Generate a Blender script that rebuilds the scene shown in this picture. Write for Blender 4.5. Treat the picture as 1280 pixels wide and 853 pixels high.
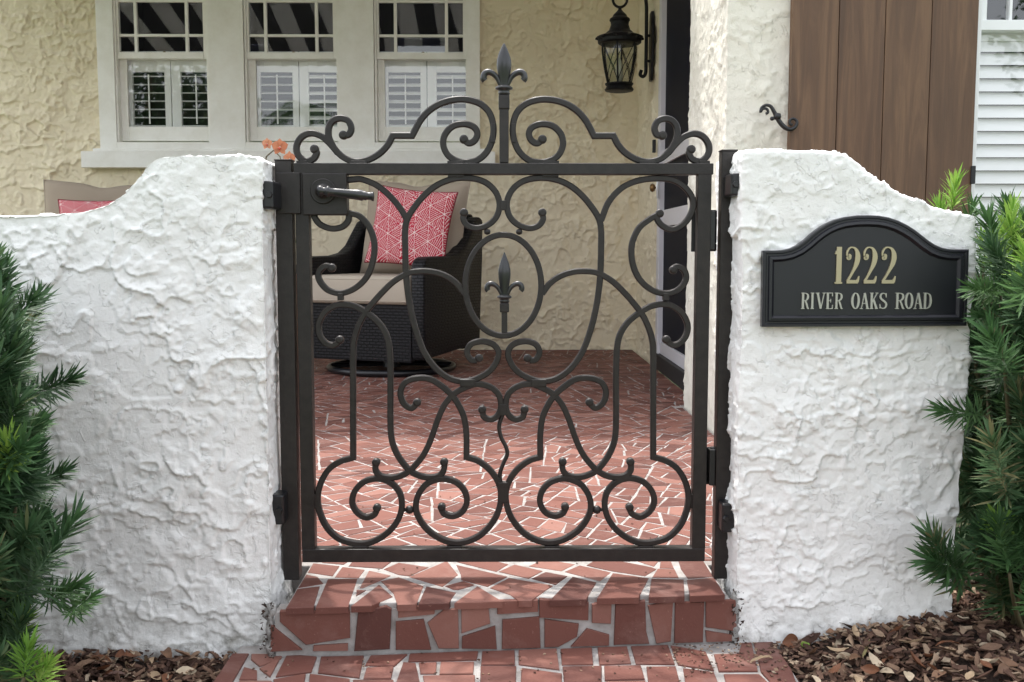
import bpy, math, random
import numpy as np
from math import sin, cos, pi, radians, atan2, sqrt
from mathutils import Vector, Matrix

for o in list(bpy.data.objects):
    bpy.data.objects.remove(o)
SC = bpy.context.scene
COL = SC.collection
rnd = random.Random(7)

# ------------------------------------------------------------------ camera
FPX = 1275.0
PITCH, YAW = radians(5.24), radians(0.494)
CAM = Vector((0.0, -1.985, 0.656))
cd = bpy.data.cameras.new('camera')
cam = bpy.data.objects.new('camera', cd)
COL.objects.link(cam)
cam.location = CAM
cam.rotation_euler = (pi/2-PITCH, 0, -YAW)
cd.sensor_width = 36.0
cd.lens = FPX/1280*36.0
cd.clip_start, cd.clip_end = 0.05, 3000
SC.camera = cam
SC.render.resolution_x, SC.render.resolution_y = 1024, 682

# ------------------------------------------------------------------ light
SUNV = Vector((-0.13, 0.34, 0.90)).normalized()
W = bpy.data.worlds.new('World'); SC.world = W; W.use_nodes = True
nt = W.node_tree
bg = nt.nodes['Background']
sky = nt.nodes.new('ShaderNodeTexSky')
sky.sky_type = 'NISHITA'; sky.sun_disc = False
sky.sun_elevation = math.asin(SUNV.z)
sky.sun_rotation = atan2(SUNV.x, SUNV.y)
sky.dust_density = 3.0; sky.air_density = 1.0; sky.ozone_density = 1.0
hs = nt.nodes.new('ShaderNodeHueSaturation'); hs.inputs['Saturation'].default_value = 0.24   # hazy bright day: pale sky
nt.links.new(sky.outputs[0], hs.inputs['Color']); nt.links.new(hs.outputs[0], bg.inputs[0])
bg.inputs[1].default_value = 0.15
sl = bpy.data.lights.new('sun', 'SUN'); sl.energy = 1.0; sl.angle = radians(2.0)
sl.color = (1.0, 0.95, 0.88)
sun = bpy.data.objects.new('sun', sl); COL.objects.link(sun)
sun.rotation_euler = SUNV.to_track_quat('Z', 'Y').to_euler()
SC.view_settings.view_transform = 'Standard'
SC.view_settings.look = 'None'
SC.view_settings.gamma = 1.0
SC.view_settings.exposure = 1.93

# ------------------------------------------------------------------ helpers
_F = Vector((sin(YAW)*cos(PITCH), cos(YAW)*cos(PITCH), -sin(PITCH)))
_R = Vector((cos(YAW), -sin(YAW), 0))
_U = _R.cross(_F)
def ray(px, py): return _F + _R*((px-640)/FPX) + _U*((426.5-py)/FPX)
def plane(px, py, p, n):
    d = ray(px, py); n = Vector(n)
    return CAM + d*((Vector(p)-CAM).dot(n)/d.dot(n))
def at_y(px, py, Y): return plane(px, py, (0, Y, 0), (0, 1, 0))
def at_z(px, py, Z): return plane(px, py, (0, 0, Z), (0, 0, 1))
def at_x(px, py, X): return plane(px, py, (X, 0, 0), (1, 0, 0))

def props(o, label=None, cat=None, group=None, kind=None):
    if label: o['label'] = label
    if cat: o['category'] = cat
    if group: o['group'] = group
    if kind: o['kind'] = kind
    return o
def link(o, parent=None):
    COL.objects.link(o)
    if parent is not None: o.parent = parent
    return o
def thing(name, label, cat, loc=(0, 0, 0), rz=0, group=None):
    o = bpy.data.objects.new(name, None); o.empty_display_size = 0.1
    o.location = loc; o.rotation_euler = (0, 0, rz)
    link(o); return props(o, label, cat, group)
def mobj(name, mesh, mat, parent=None, smooth=False, bevel=0, seg=2):
    o = bpy.data.objects.new(name, mesh)
    if mat is not None:
        mesh.materials.clear(); mesh.materials.append(mat)
    if smooth:
        mesh.polygons.foreach_set('use_smooth', [True]*len(mesh.polygons))
    if bevel:
        m = o.modifiers.new('bevel', 'BEVEL'); m.width = bevel; m.segments = seg
        m.limit_method = 'ANGLE'; m.angle_limit = radians(40)
        if smooth: m.harden_normals = False
    link(o, parent); return o
def copy_tree(o, parent=None):
    c = o.copy(); COL.objects.link(c); c.parent = parent
    for ch in list(o.children): copy_tree(ch, c)
    return c

class MB:
    def __init__(s): s.v = []; s.f = []
    def add(s, vs, fs):
        b = len(s.v); s.v += [tuple(p) for p in vs]
        s.f += [tuple(i+b for i in f) for f in fs]; return s
    def box(s, x0, x1, y0, y1, z0, z1):
        return s.add([(x0,y0,z0),(x1,y0,z0),(x1,y1,z0),(x0,y1,z0),(x0,y0,z1),(x1,y0,z1),(x1,y1,z1),(x0,y1,z1)],
                     [(0,3,2,1),(4,5,6,7),(0,1,5,4),(1,2,6,5),(2,3,7,6),(3,0,4,7)])
    def tube(s, pts, r, n=8, closed=False):
        pts = [Vector(p) for p in pts]; N = len(pts)
        rs = r if isinstance(r, (list, tuple)) else [r]*N
        up = Vector((0, 0, 1)); rings = []
        t0 = (pts[1]-pts[0]).normalized()
        a = t0.orthogonal().normalized()
        for i, p in enumerate(pts):
            if closed: t = (pts[(i+1) % N]-pts[i-1]).normalized()
            else: t = (pts[min(i+1, N-1)]-pts[max(i-1, 0)]).normalized()
            a = (a - t*a.dot(t)).normalized(); b = t.cross(a)
            rings.append([p+(a*cos(2*pi*k/n)+b*sin(2*pi*k/n))*rs[i] for k in range(n)])
        vs = [q for rg in rings for q in rg]; fs = []
        for i in range(N if closed else N-1):
            j = (i+1) % N
            for k in range(n):
                fs.append((i*n+k, i*n+(k+1) % n, j*n+(k+1) % n, j*n+k))
        if not closed:
            fs.append(tuple(range(n-1, -1, -1))); fs.append(tuple((N-1)*n+k for k in range(n)))
        return s.add(vs, fs)
    def lathe(s, prof, c=(0, 0, 0), n=24, sx=1, sy=1, axis='z'):
        vs = []
        for r, z in prof:
            for k in range(n):
                a = 2*pi*k/n
                q = (r*cos(a)*sx, r*sin(a)*sy, z)
                if axis == 'y': q = (q[0], q[2], q[1])
                if axis == 'x': q = (q[2], q[0], q[1])
                vs.append((c[0]+q[0], c[1]+q[1], c[2]+q[2]))
        fs = [(i*n+k, i*n+(k+1) % n, (i+1)*n+(k+1) % n, (i+1)*n+k) for i in range(len(prof)-1) for k in range(n)]
        fs.append(tuple(range(n-1, -1, -1))); fs.append(tuple((len(prof)-1)*n+k for k in range(n)))
        return s.add(vs, fs)
    def prism(s, poly, d0, d1, axis='y'):
        """poly: list of (a,b); extruded along axis between d0 and d1"""
        f = {'y': lambda a, b, d: (a, d, b), 'z': lambda a, b, d: (a, b, d), 'x': lambda a, b, d: (d, a, b)}[axis]
        n = len(poly)
        vs = [f(a, b, d0) for a, b in poly]+[f(a, b, d1) for a, b in poly]
        fs = [tuple(range(n-1, -1, -1)), tuple(range(n, 2*n))]+[(i, (i+1) % n, n+(i+1) % n, n+i) for i in range(n)]
        return s.add(vs, fs)
    def mesh(s, name='m', fix=True):
        m = bpy.data.meshes.new(name); m.from_pydata(s.v, [], s.f)
        if fix:
            import bmesh
            bm = bmesh.new(); bm.from_mesh(m)
            bmesh.ops.recalc_face_normals(bm, faces=bm.faces); bm.to_mesh(m); bm.free()
        m.update(); return m
    def build(s, name, mat, parent=None, smooth=False, bevel=0, seg=2, fix=True):
        return mobj(name, s.mesh(name, fix), mat, parent, smooth, bevel, seg)

# ---- numpy noise
def _hash(ix, iy, iz, seed):
    h = (ix*374761393 + iy*668265263 + iz*2147483647 + seed*1274126177) & 0xffffffff
    h = ((h ^ (h >> 13))*1274126177) & 0xffffffff
    h = ((h ^ (h >> 16))*2246822519) & 0xffffffff
    return ((h ^ (h >> 15)) & 0xffffff)/float(0xffffff)
def vnoise(P, seed=0):
    P = np.asarray(P, float); I = np.floor(P).astype(np.int64); F = P-I
    F = F*F*F*(F*(F*6-15)+10); r = 0
    for dx in (0, 1):
        wx = F[:, 0] if dx else 1-F[:, 0]
        for dy in (0, 1):
            wy = F[:, 1] if dy else 1-F[:, 1]
            for dz in (0, 1):
                wz = F[:, 2] if dz else 1-F[:, 2]
                r = r + wx*wy*wz*_hash(I[:, 0]+dx, I[:, 1]+dy, I[:, 2]+dz, seed)
    return r*2-1
def fbm(P, seed=0, o=4, g=0.5, l=2.03):
    P = np.asarray(P, float); r = 0; a = 1; t = 0
    for k in range(o):
        r = r + a*vnoise(P, seed+k*17); t += a; a *= g; P = P*l+3.7
    return r/t
def sst(a, b, x):
    t = np.clip((x-a)/(b-a), 0, 1); return t*t*(3-2*t)

def stucco_h(P, seed, amp=1.0, s=1.0):
    """skip-trowel stucco: trowel strokes that hang as lips facing down, flat skin between, knobs thrown on"""
    P = P*s
    h = 0.0045*fbm(P*3.0, seed, 3)
    hor = P[:, 0]+P[:, 1]
    for k, (f, a, wf, wa) in enumerate(((7.0, .0070, 5.0, 1.5), (12.0, .0056, 9.0, 1.5), (21.0, .0036, 15.0, 1.4))):
        w = fbm(P*wf+k*9.1, seed+30+k*7, 4, .52)*wa*2.0+hor*.9*(1 if k % 2 else -1.3)
        sv = -P[:, 2]*f+w; fr = sv-np.floor(sv)
        cell = np.floor(sv)
        m = fbm(np.stack([P[:, 0]*6+cell*3.3, P[:, 1]*6, P[:, 2]*5+k*4.0], 1), seed+60+k, 3)
        m = sst(.02, .34, m)
        h = h + a*m*(fr**2.2)*sst(1.0, .965, fr)
    for k, (f, a, t) in enumerate(((1.3, .0024, .10), (2.4, .0016, .20))):
        n = fbm(P*np.array([7, 7, 9])*f+k*7.3, seed+40+k*13, 4, 0.55)
        h = h + a*sst(t-.012, t+.012, n)*(1-.5*sst(t, t+.4, n))
    mask = sst(-.05, .35, fbm(P*5, seed+91, 2))
    h = h + 0.0062*np.clip(vnoise(P*62, seed+77)-.34, 0, 1)*mask+.0040*np.clip(vnoise(P*115, seed+78)-.38, 0, 1)*sst(-.2, .3, fbm(P*8, seed+92, 2))
    h = h + 0.0005*fbm(P*90, seed+3, 2)+.0008*fbm(P*22, seed+8, 3)
    return h*amp

def mesh_from_np(name, V, Fq, mat, parent=None, smooth=True):
    m = bpy.data.meshes.new(name)
    m.vertices.add(len(V)); m.vertices.foreach_set('co', np.asarray(V, np.float32).ravel())
    Fq = np.asarray(Fq, np.int32); n = Fq.shape[1]
    m.loops.add(Fq.size); m.loops.foreach_set('vertex_index', Fq.ravel())
    m.polygons.add(len(Fq))
    m.polygons.foreach_set('loop_start', np.arange(0, Fq.size, n, dtype=np.int32))
    m.polygons.foreach_set('loop_total', np.full(len(Fq), n, np.int32))
    m.update(calc_edges=True); m.validate()
    return mobj(name, m, mat, parent, smooth)

# ------------------------------------------------------------------ materials
def newmat(name, base=(.5, .5, .5), rough=.6, metal=0, spec=None):
    m = bpy.data.materials.new(name); m.use_nodes = True
    b = m.node_tree.nodes['Principled BSDF']
    b.inputs['Base Color'].default_value = (*base, 1); b.inputs['Roughness'].default_value = rough
    b.inputs['Metallic'].default_value = metal
    if spec is not None: b.inputs['Specular IOR Level'].default_value = spec
    return m
class NT:
    def __init__(s, m): s.m = m; s.t = m.node_tree; s.b = s.t.nodes['Principled BSDF']
    def n(s, typ, ins=None, **kw):
        x = s.t.nodes.new(typ)
        for k, v in kw.items(): setattr(x, k, v)
        for k, v in (ins or {}).items():
            if hasattr(v, 'bl_idname') or isinstance(v, bpy.types.NodeSocket): s.t.links.new(v, x.inputs[k])
            else: x.inputs[k].default_value = v
        return x
    def l(s, a, b): s.t.links.new(a, b)
    def obj(s, scale=(1, 1, 1)):
        tc = s.n('ShaderNodeTexCoord'); mp = s.n('ShaderNodeMapping'); s.l(tc.outputs['Object'], mp.inputs[0])
        mp.inputs['Scale'].default_value = scale; return mp.outputs[0]
    def noise(s, vec, sc, det=4, rough=.55, dist=0):
        x = s.n('ShaderNodeTexNoise', {'Scale': sc, 'Detail': det, 'Roughness': rough, 'Distortion': dist})
        s.l(vec, x.inputs['Vector']); return x.outputs['Fac']
    def ramp(s, fac, stops):
        r = s.n('ShaderNodeValToRGB'); s.l(fac, r.inputs[0]); e = r.color_ramp.elements
        while len(e) < len(stops): e.new(.5)
        for k, (p, c) in enumerate(stops): e[k].position = p; e[k].color = (*c, 1)
        return r.outputs[0]
    def mix(s, fac, a, b, mode='MIX'):
        x = s.n('ShaderNodeMix', data_type='RGBA', blend_type=mode)
        for k, v in ((0, fac), (6, a), (7, b)):
            if isinstance(v, bpy.types.NodeSocket): s.l(v, x.inputs[k])
            else: x.inputs[k].default_value = v if k == 0 else (*v, 1)
        return x.outputs[2]
    def bump(s, h, st=.3, dist=.01):
        b = s.n('ShaderNodeBump', {'Strength': st, 'Distance': dist}); s.l(h, b.inputs['Height'])
        s.l(b.outputs[0], s.b.inputs['Normal']); return b
    def base(s, c): s.l(c, s.b.inputs['Base Color'])

def stucco_mat(name, c, c2, dirt=None, bst=.8, bd=.0024):
    m = newmat(name, c, .85, spec=.25); t = NT(m); v = t.obj()
    col = t.ramp(t.noise(v, 5, 5, .6), [(.3, c2), (.7, c)])
    if dirt:
        sep = t.n('ShaderNodeSeparateXYZ'); t.l(v, sep.inputs[0])
        mr = t.n('ShaderNodeMapRange', {'From Min': -.13, 'From Max': .02, 'To Min': 1, 'To Max': 0}); t.l(sep.outputs[2], mr.inputs[0])
        nn = t.n('ShaderNodeMapRange', {'From Min': .45, 'From Max': .7}); t.l(t.noise(v, 30, 6, .7), nn.inputs[0])
        mu = t.n('ShaderNodeMath', operation='MULTIPLY'); t.l(mr.outputs[0], mu.inputs[0]); t.l(nn.outputs[0], mu.inputs[1])
        col = t.mix(mu.outputs[0], col, dirt)
    t.base(col)
    def lip(sc, a, b, k):
        r_ = t.ramp(t.noise(v, sc, 7, .6, .8), [(a, (0,)*3), (b, (k,)*3)]); return r_
    def add(p, q): x = t.n('ShaderNodeMath', operation='ADD'); t.l(p, x.inputs[0]); t.l(q, x.inputs[1]); return x.outputs[0]
    h = add(lip(26, .60, .63, .55), lip(60, .60, .68, .5))
    g_ = t.n('ShaderNodeMath', {1: .75}, operation='MULTIPLY'); t.l(t.noise(v, 170, 5, .7), g_.inputs[0]); h = add(h, g_.outputs[0])
    t.bump(h, bst, bd)
    return m
M = {}
M['wallwhite'] = stucco_mat('white painted stucco', (.88, .87, .845), (.83, .83, .81), (.22, .20, .16))
M['walltan'] = stucco_mat('tan painted stucco', (.82, .735, .56), (.75, .66, .49), bst=.6, bd=.005)
M['wingwhite'] = stucco_mat('cream white stucco', (.82, .79, .70), (.74, .71, .61), bd=.0035)

def iron():
    m = newmat('dark bronze iron', (.015, .0125, .0115), .5, .0, .38); t = NT(m); v = t.obj()
    t.base(t.ramp(t.noise(v, 60, 4), [(.3, (.0115, .0092, .0085)), (.75, (.0225, .0180, .0160))]))
    t.l(t.n('ShaderNodeMapRange', {'Value': t.noise(v, 35, 3), 'To Min': .34, 'To Max': .52}).outputs[0], t.b.inputs['Roughness'])
    t.bump(t.noise(v, 170, 4, .6), .3, .0012); return m
M['iron'] = iron()
M['castiron'] = newmat('cast iron finial', (.018, .018, .019), .3, .1, .6)
M['hinge'] = newmat('black hinge paint', (.008, .008, .010), .35)
M['lantern'] = newmat('black lantern metal', (.004, .004, .006), .5, 0, .3)

def tile():
    m = newmat('terracotta tile', (.18, .07, .05), .62, 0, .22); t = NT(m); v = t.obj()
    g = t.n('ShaderNodeNewGeometry')
    oi = t.n('ShaderNodeObjectInfo'); ad = t.n('ShaderNodeMath', operation='ADD'); t.l(g.outputs['Random Per Island'], ad.inputs[0]); t.l(oi.outputs['Random'], ad.inputs[1])
    fr = t.n('ShaderNodeMath', operation='FRACT'); t.l(ad.outputs[0], fr.inputs[0])
    c = t.ramp(fr.outputs[0], [(0, (.088, .036, .029)), (.3, (.140, .056, .043)), (.7, (.182, .076, .058)), (1, (.262, .128, .100))])
    c = t.mix(t.ramp(t.noise(v, 22, 5, .6), [(.35, (.25,)*3), (.75, (0,)*3)]), c, (.115, .040, .032))
    sp = t.ramp(t.noise(v, 190, 3, .6), [(.66, (0,)*3), (.74, (.55,)*3)])
    c = t.mix(sp, c, (.34, .20, .16))
    c = t.mix(t.ramp(t.noise(v, 9, 7, .7, .4), [(.52, (0,)*3), (.72, (.45,)*3)]), c, (.27, .165, .14))
    t.base(c); t.bump(t.noise(v, 160, 4, .6), .3, .002)
    t.l(t.n('ShaderNodeMapRange', {'Value': t.noise(v, 14, 4), 'To Min': .45, 'To Max': .75}).outputs[0], t.b.inputs['Roughness'])
    return m
M['tile'] = tile()
def grout():
    m = newmat('pale grout', (.6, .58, .56), .9); t = NT(m); v = t.obj()
    t.base(t.ramp(t.noise(v, 25, 6, .65), [(.25, (.17, .15, .135)), (.5, (.31, .29, .275)), (.75, (.42, .40, .385))]))
    t.bump(t.noise(v, 180, 5, .7), .5, .002); return m
M['grout'] = grout()
M['trim'] = newmat('white trim paint', (.86, .85, .82), .5)
_t = NT(M['trim']); _t.base(_t.ramp(_t.noise(_t.obj(), 6, 7, .7), [(.3, (.77, .75, .70)), (.6, (.87, .86, .83))])); _t.bump(_t.noise(_t.obj((60, 8, 8)), 6, 4), .15, .002)
M['wtrim'] = newmat('bright white trim paint', (.82, .83, .83), .45)
M['slat'] = newmat('white shutter slat paint', (.84, .84, .83), .45)
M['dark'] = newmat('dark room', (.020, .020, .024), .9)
M['door'] = newmat('white door paint', (.62, .60, .63), .4)
M['thresh'] = newmat('black threshold', (.012, .012, .014), .6)
M['brass'] = newmat('aged brass', (.22, .13, .05), .4, .8)
def glass(name, refl, tint):
    m = bpy.data.materials.new(name); m.use_nodes = True; t = m.node_tree
    for n in list(t.nodes): t.nodes.remove(n)
    o = t.nodes.new('ShaderNodeOutputMaterial'); mx = t.nodes.new('ShaderNodeMixShader')
    tr = t.nodes.new('ShaderNodeBsdfTransparent'); tr.inputs[0].default_value = (*tint, 1)
    gl = t.nodes.new('ShaderNodeBsdfGlossy'); gl.inputs['Roughness'].default_value = .015
    lw = t.nodes.new('ShaderNodeLayerWeight'); lw.inputs[0].default_value = .5; pw = t.nodes.new('ShaderNodeMath'); pw.operation = 'POWER'; pw.inputs[1].default_value = 4; t.links.new(lw.outputs['Facing'], pw.inputs[0])
    fr = t.nodes.new('ShaderNodeMapRange'); fr.inputs['To Min'].default_value = refl; fr.inputs['To Max'].default_value = .9; t.links.new(pw.outputs[0], fr.inputs[0])
    t.links.new(fr.outputs[0], mx.inputs[0]); t.links.new(tr.outputs[0], mx.inputs[1]); t.links.new(gl.outputs[0], mx.inputs[2])
    t.links.new(mx.outputs[0], o.inputs[0]); return m
M['glass'] = glass('window glass', .11, (.97, .98, .98))
M['lglass'] = glass('lantern seeded glass', .05, (.80, .82, .78))
M['doorglass'] = newmat('dark door glass', (.008, .009, .016), .5, 0, .03)

def wood():
    m = newmat('brown stained wood', (.15, .07, .04), .6); t = NT(m)
    v = t.obj((14, 14, .9)); oi = t.n('ShaderNodeObjectInfo')
    ad = t.n('ShaderNodeVectorMath', operation='ADD'); t.l(v, ad.inputs[0])
    sc = t.n('ShaderNodeVectorMath', operation='SCALE'); sc.inputs[0].default_value = (9, 9, 9); t.l(oi.outputs['Random'], sc.inputs['Scale'])
    t.l(sc.outputs[0], ad.inputs[1]); v = ad.outputs[0]
    c = t.ramp(t.noise(v, 1.3, 7, .62, 1.6), [(.36, (.050, .021, .011)), (.49, (.105, .050, .026)), (.62, (.19, .102, .052))])
    c = t.mix(t.ramp(t.noise(v, 4, 6, .7), [(.35, (.5,)*3), (.6, (0,)*3)]), c, (.075, .040, .027))
    c = t.mix(t.ramp(oi.outputs['Random'], [(0, (.0,)*3), (1, (.6,)*3)]), c, (.13, .076, .040))
    t.base(c); t.bump(t.noise(v, 12, 5, .7), .2, .002); return m
M['wood'] = wood()
def wicker():
    m = newmat('black wicker', (.004, .0035, .005), .45, 0, .28); t = NT(m); tc = t.n('ShaderNodeTexCoord')
    sep = t.n('ShaderNodeSeparateXYZ'); t.l(tc.outputs['Object'], sep.inputs[0])
    ad = t.n('ShaderNodeMath', operation='ADD'); t.l(sep.outputs[0], ad.inputs[0]); t.l(sep.outputs[1], ad.inputs[1])
    cb = t.n('ShaderNodeCombineXYZ'); t.l(ad.outputs[0], cb.inputs[0]); t.l(sep.outputs[2], cb.inputs[1])
    br = t.n('ShaderNodeTexBrick', {'Scale': 34.0, 'Mortar Size': .10, 'Mortar Smooth': .6, 'Brick Width': 1.15, 'Row Height': .52})
    t.l(cb.outputs[0], br.inputs['Vector'])
    inv = t.n('ShaderNodeMath', {0: 1.0}, operation='SUBTRACT'); t.l(br.outputs['Fac'], inv.inputs[1])
    t.bump(inv.outputs[0], 1.0, .02)
    t.base(t.mix(inv.outputs[0], (.0008, .0008, .0011), (.013, .012, .0145))); return m
M['wicker'] = wicker()
def fabric(name, c):
    m = newmat(name, c, .9, 0, .15); t = NT(m); v = t.obj()
    t.base(t.mix(t.noise(v, 8, 4), tuple(x*.9 for x in c), tuple(min(1, x*1.08) for x in c)))
    t.bump(t.noise(v, 900, 2), .25, .001); return m
M['taupe'] = fabric('taupe cushion fabric', (.36, .30, .235))
M['seatcloth'] = fabric('light taupe cushion fabric', (.44, .38, .31))
def vcol(name, rough=.9):
    m = newmat(name, (.5, .5, .5), rough, 0, .2); t = NT(m)
    a = t.n('ShaderNodeAttribute', attribute_name='Col'); t.base(a.outputs['Color']); return m
M['pillow'] = vcol('red and white patterned fabric')
M['piping'] = newmat('dark red piping', (.16, .012, .02), .8)
def leafm(name, stops, tr=.25):
    m = newmat(name, stops[0][1], .5, 0, .22); t = NT(m); g = t.n('ShaderNodeNewGeometry'); oi = t.n('ShaderNodeObjectInfo')
    mu = t.n('ShaderNodeMath', operation='ADD'); t.l(g.outputs['Random Per Island'], mu.inputs[0]); t.l(oi.outputs['Random'], mu.inputs[1])
    hf = t.n('ShaderNodeMath', {1: .5}, operation='MULTIPLY'); t.l(mu.outputs[0], hf.inputs[0])
    c = t.ramp(hf.outputs[0], stops); t.base(c)
    o = [n for n in t.t.nodes if n.type == 'OUTPUT_MATERIAL'][0]
    tl = t.n('ShaderNodeBsdfTranslucent'); t.l(c, tl.inputs[0]); mx = t.n('ShaderNodeMixShader', {0: tr})
    t.l(t.b.outputs[0], mx.inputs[1]); t.l(tl.outputs[0], mx.inputs[2]); t.l(mx.outputs[0], o.inputs[0]); return m
M['leafdark'] = leafm('dark podocarpus leaf', [(.1, (.020, .048, .020)), (.45, (.038, .085, .034)), (.8, (.075, .135, .058)), (.93, (.16, .15, .07))], .18)
M['leafnew'] = leafm('new yellow green leaf', [(.1, (.10, .22, .03)), (.5, (.17, .32, .05)), (.9, (.27, .40, .08))], .35)
M['leafmid'] = leafm('mid green leaf', [(.1, (.036, .085, .030)), (.5, (.056, .125, .042)), (.9, (.10, .19, .065))], .2)
M['stem'] = newmat('green brown stem', (.09, .075, .035), .7)
def chipm():
    m = newmat('bark mulch', (.1, .05, .03), .85, 0, .25); t = NT(m); g = t.n('ShaderNodeNewGeometry'); v = t.obj()
    c = t.ramp(g.outputs['Random Per Island'], [(0, (.045, .024, .018)), (.35, (.11, .060, .042)), (.6, (.18, .105, .072)), (.78, (.29, .19, .125)), (.92, (.40, .29, .20)), (1, (.5, .41, .30))])
    c = t.mix(t.ramp(t.noise(v, 70, 5, .7), [(.35, (.5,)*3), (.65, (0,)*3)]), c, (.04, .02, .014))
    t.base(c); t.bump(t.noise(v, 180, 4), .5, .002); return m
M['chip'] = chipm()
def soil():
    m = newmat('dark mulch soil', (.03, .018, .012), .95); t = NT(m); v = t.obj()
    t.base(t.ramp(t.noise(v, 60, 6, .7), [(.3, (.012, .007, .005)), (.7, (.07, .038, .025))])); t.bump(t.noise(v, 60, 6, .7), .8, .01); return m
M['soil'] = soil()
def lawn():
    m = newmat('lawn ground', (.07, .11, .03), .95); t = NT(m); v = t.obj()
    t.base(t.ramp(t.noise(v, 3, 8, .7), [(.3, (.045, .075, .02)), (.6, (.09, .13, .04)), (.8, (.14, .15, .07))])); t.bump(t.noise(v, 90, 4), .8, .02); return m
M['lawn'] = lawn()
M['plaque'] = newmat('black cast plaque', (.007, .007, .012), .33, 0, .5); _t = NT(M['plaque']); _t.bump(_t.noise(_t.obj(), 900, 3, .7), .25, .001)
M['gold'] = newmat('antique brass lettering', (.42, .37, .24), .42, .55)
M['silver'] = newmat('pale brass lettering', (.42, .42, .37), .42, .5)
M['woodtable'] = newmat('reddish wood', (.22, .09, .045), .5)
M['pot'] = newmat('cream glazed pot', (.6, .55, .48), .3)
M['cement'] = newmat('grey mortar', (.25, .24, .22), .95); _t = NT(M['cement']); _t.base(_t.ramp(_t.noise(_t.obj(), 60, 5, .7), [(.3, (.14, .13, .12)), (.7, (.46, .45, .43))])); _t.bump(_t.noise(_t.obj(), 100, 5, .7), .8, .006)

# ------------------------------------------------------------------ ground
def sheet(name, x0, x1, y0, y1, z, mat):
    o = MB().add([(x0, y0, z), (x1, y0, z), (x1, y1, z), (x0, y1, z)], [(0, 1, 2, 3)]).build(name, mat, fix=False)
    return props(o, kind='structure')
sheet('ground', -600, 600, -600, 600, -.24, M['lawn'])

# ------------------------------------------------------------------ porch floor, tiles
def convex_clip(poly, n, d):
    """keep points with p.n <= d"""
    out = []
    L = len(poly)
    for i in range(L):
        a, b = poly[i], poly[(i+1) % L]
        da, db = a[0]*n[0]+a[1]*n[1]-d, b[0]*n[0]+b[1]*n[1]-d
        if da <= 0: out.append(a)
        if (da < 0 < db) or (db < 0 < da):
            t = da/(da-db); out.append((a[0]+(b[0]-a[0])*t, a[1]+(b[1]-a[1])*t))
    return out
def area(p): return .5*sum(p[i][0]*p[(i+1) % len(p)][1]-p[(i+1) % len(p)][0]*p[i][1] for i in range(len(p)))
def inset(poly, dmin, dmax, rng):
    if area(poly) < 0: poly = poly[::-1]
    res = list(poly); L = len(poly)
    for i in range(L):
        a, b = poly[i], poly[(i+1) % L]
        ex, ey = b[0]-a[0], b[1]-a[1]; l = sqrt(ex*ex+ey*ey)
        if l < 1e-6: continue
        n = (ey/l, -ex/l)
        tw = rng.gauss(0, .035)                      # joints open like wedges
        n = (n[0]*cos(tw)-n[1]*sin(tw), n[0]*sin(tw)+n[1]*cos(tw))
        mid = ((a[0]+b[0])/2, (a[1]+b[1])/2)
        d = mid[0]*n[0]+mid[1]*n[1]-rng.uniform(dmin, dmax)
        res = convex_clip(res, n, d)
        if len(res) < 3: return None
    # drop very short edges
    out = []
    for p in res:
        if not out or (p[0]-out[-1][0])**2+(p[1]-out[-1][1])**2 > 9e-6: out.append(p)
    if len(out) > 2 and (out[0][0]-out[-1][0])**2+(out[0][1]-out[-1][1])**2 < 9e-6: out.pop()
    return out if len(out) > 2 and abs(area(out)) > 2e-4 else None
def split(poly, amax, rng, ang):
    A = abs(area(poly))
    if A < amax*rng.uniform(.6, 1.45): return [poly]
    cx = sum(p[0] for p in poly)/len(poly); cy = sum(p[1] for p in poly)/len(poly)
    best = None
    th0 = ang(cx, cy)
    # extents along the two local directions
    e = []
    for th in (th0, th0+pi/2):
        s = [p[0]*cos(th)+p[1]*sin(th) for p in poly]; e.append(max(s)-min(s))
    th = th0 if e[0]*1.0 > e[1]*1.15 else th0+pi/2
    th += rng.gauss(0, .26)
    n = (cos(th), sin(th)); s = [p[0]*n[0]+p[1]*n[1] for p in poly]
    lo, hi = min(s), max(s); d = lo+(hi-lo)*rng.uniform(.36, .64)
    a = convex_clip(poly, n, d); b = convex_clip(poly, (-n[0], -n[1]), -d)
    if len(a) < 3 or len(b) < 3: return [poly]
    return split(a, amax, rng, ang)+split(b, amax, rng, ang)
def tile_geo(mb, poly, to3, nrm, h, th, bev=.0012, tilt=None, edge=0):
    """one tile: bevelled top at height h above the surface"""
    if area(poly) < 0: poly = poly[::-1]
    c = (sum(p[0] for p in poly)/len(poly), sum(p[1] for p in poly)/len(poly)); n = len(poly)
    tx, ty = tilt or (0, 0)
    def lift(p, z): return to3(p[0], p[1])+nrm*(z+(p[0]-c[0])*tx+(p[1]-c[1])*ty)
    inn = []
    for p in poly:
        d = sqrt((p[0]-c[0])**2+(p[1]-c[1])**2)+1e-9; k = 1-bev*1.3/d
        inn.append((c[0]+(p[0]-c[0])*k, c[1]+(p[1]-c[1])*k))
    vs = [lift(p, h) for p in inn]+[lift(p, h-bev) for p in poly]+[lift(p, h-th) for p in poly]
    fs = [tuple(range(n))]
    for i in range(n):
        j = (i+1) % n; fs.append((n+i, n+j, j, i)); fs.append((2*n+i, 2*n+j, n+j, n+i))
    mb.add(vs, fs)

EYE = lambda x: -.133+.077*x           # front edge of the top step
floor_m = MB()
floor_m.prism([(-3.6, .08), (-.40, .08), (-.40, EYE(-.40)+.008), (.425, EYE(.425)+.008), (.425, .08), (.745, .08), (.745, 4.6), (-3.6, 4.6)], -.11, -.0006, 'z')
floor_m.box(.745, .83, 2.2, 4.6, -.11, -.0008)
porch = props(floor_m.build('porch_floor', M['grout'], bevel=.003), kind='structure')

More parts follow.
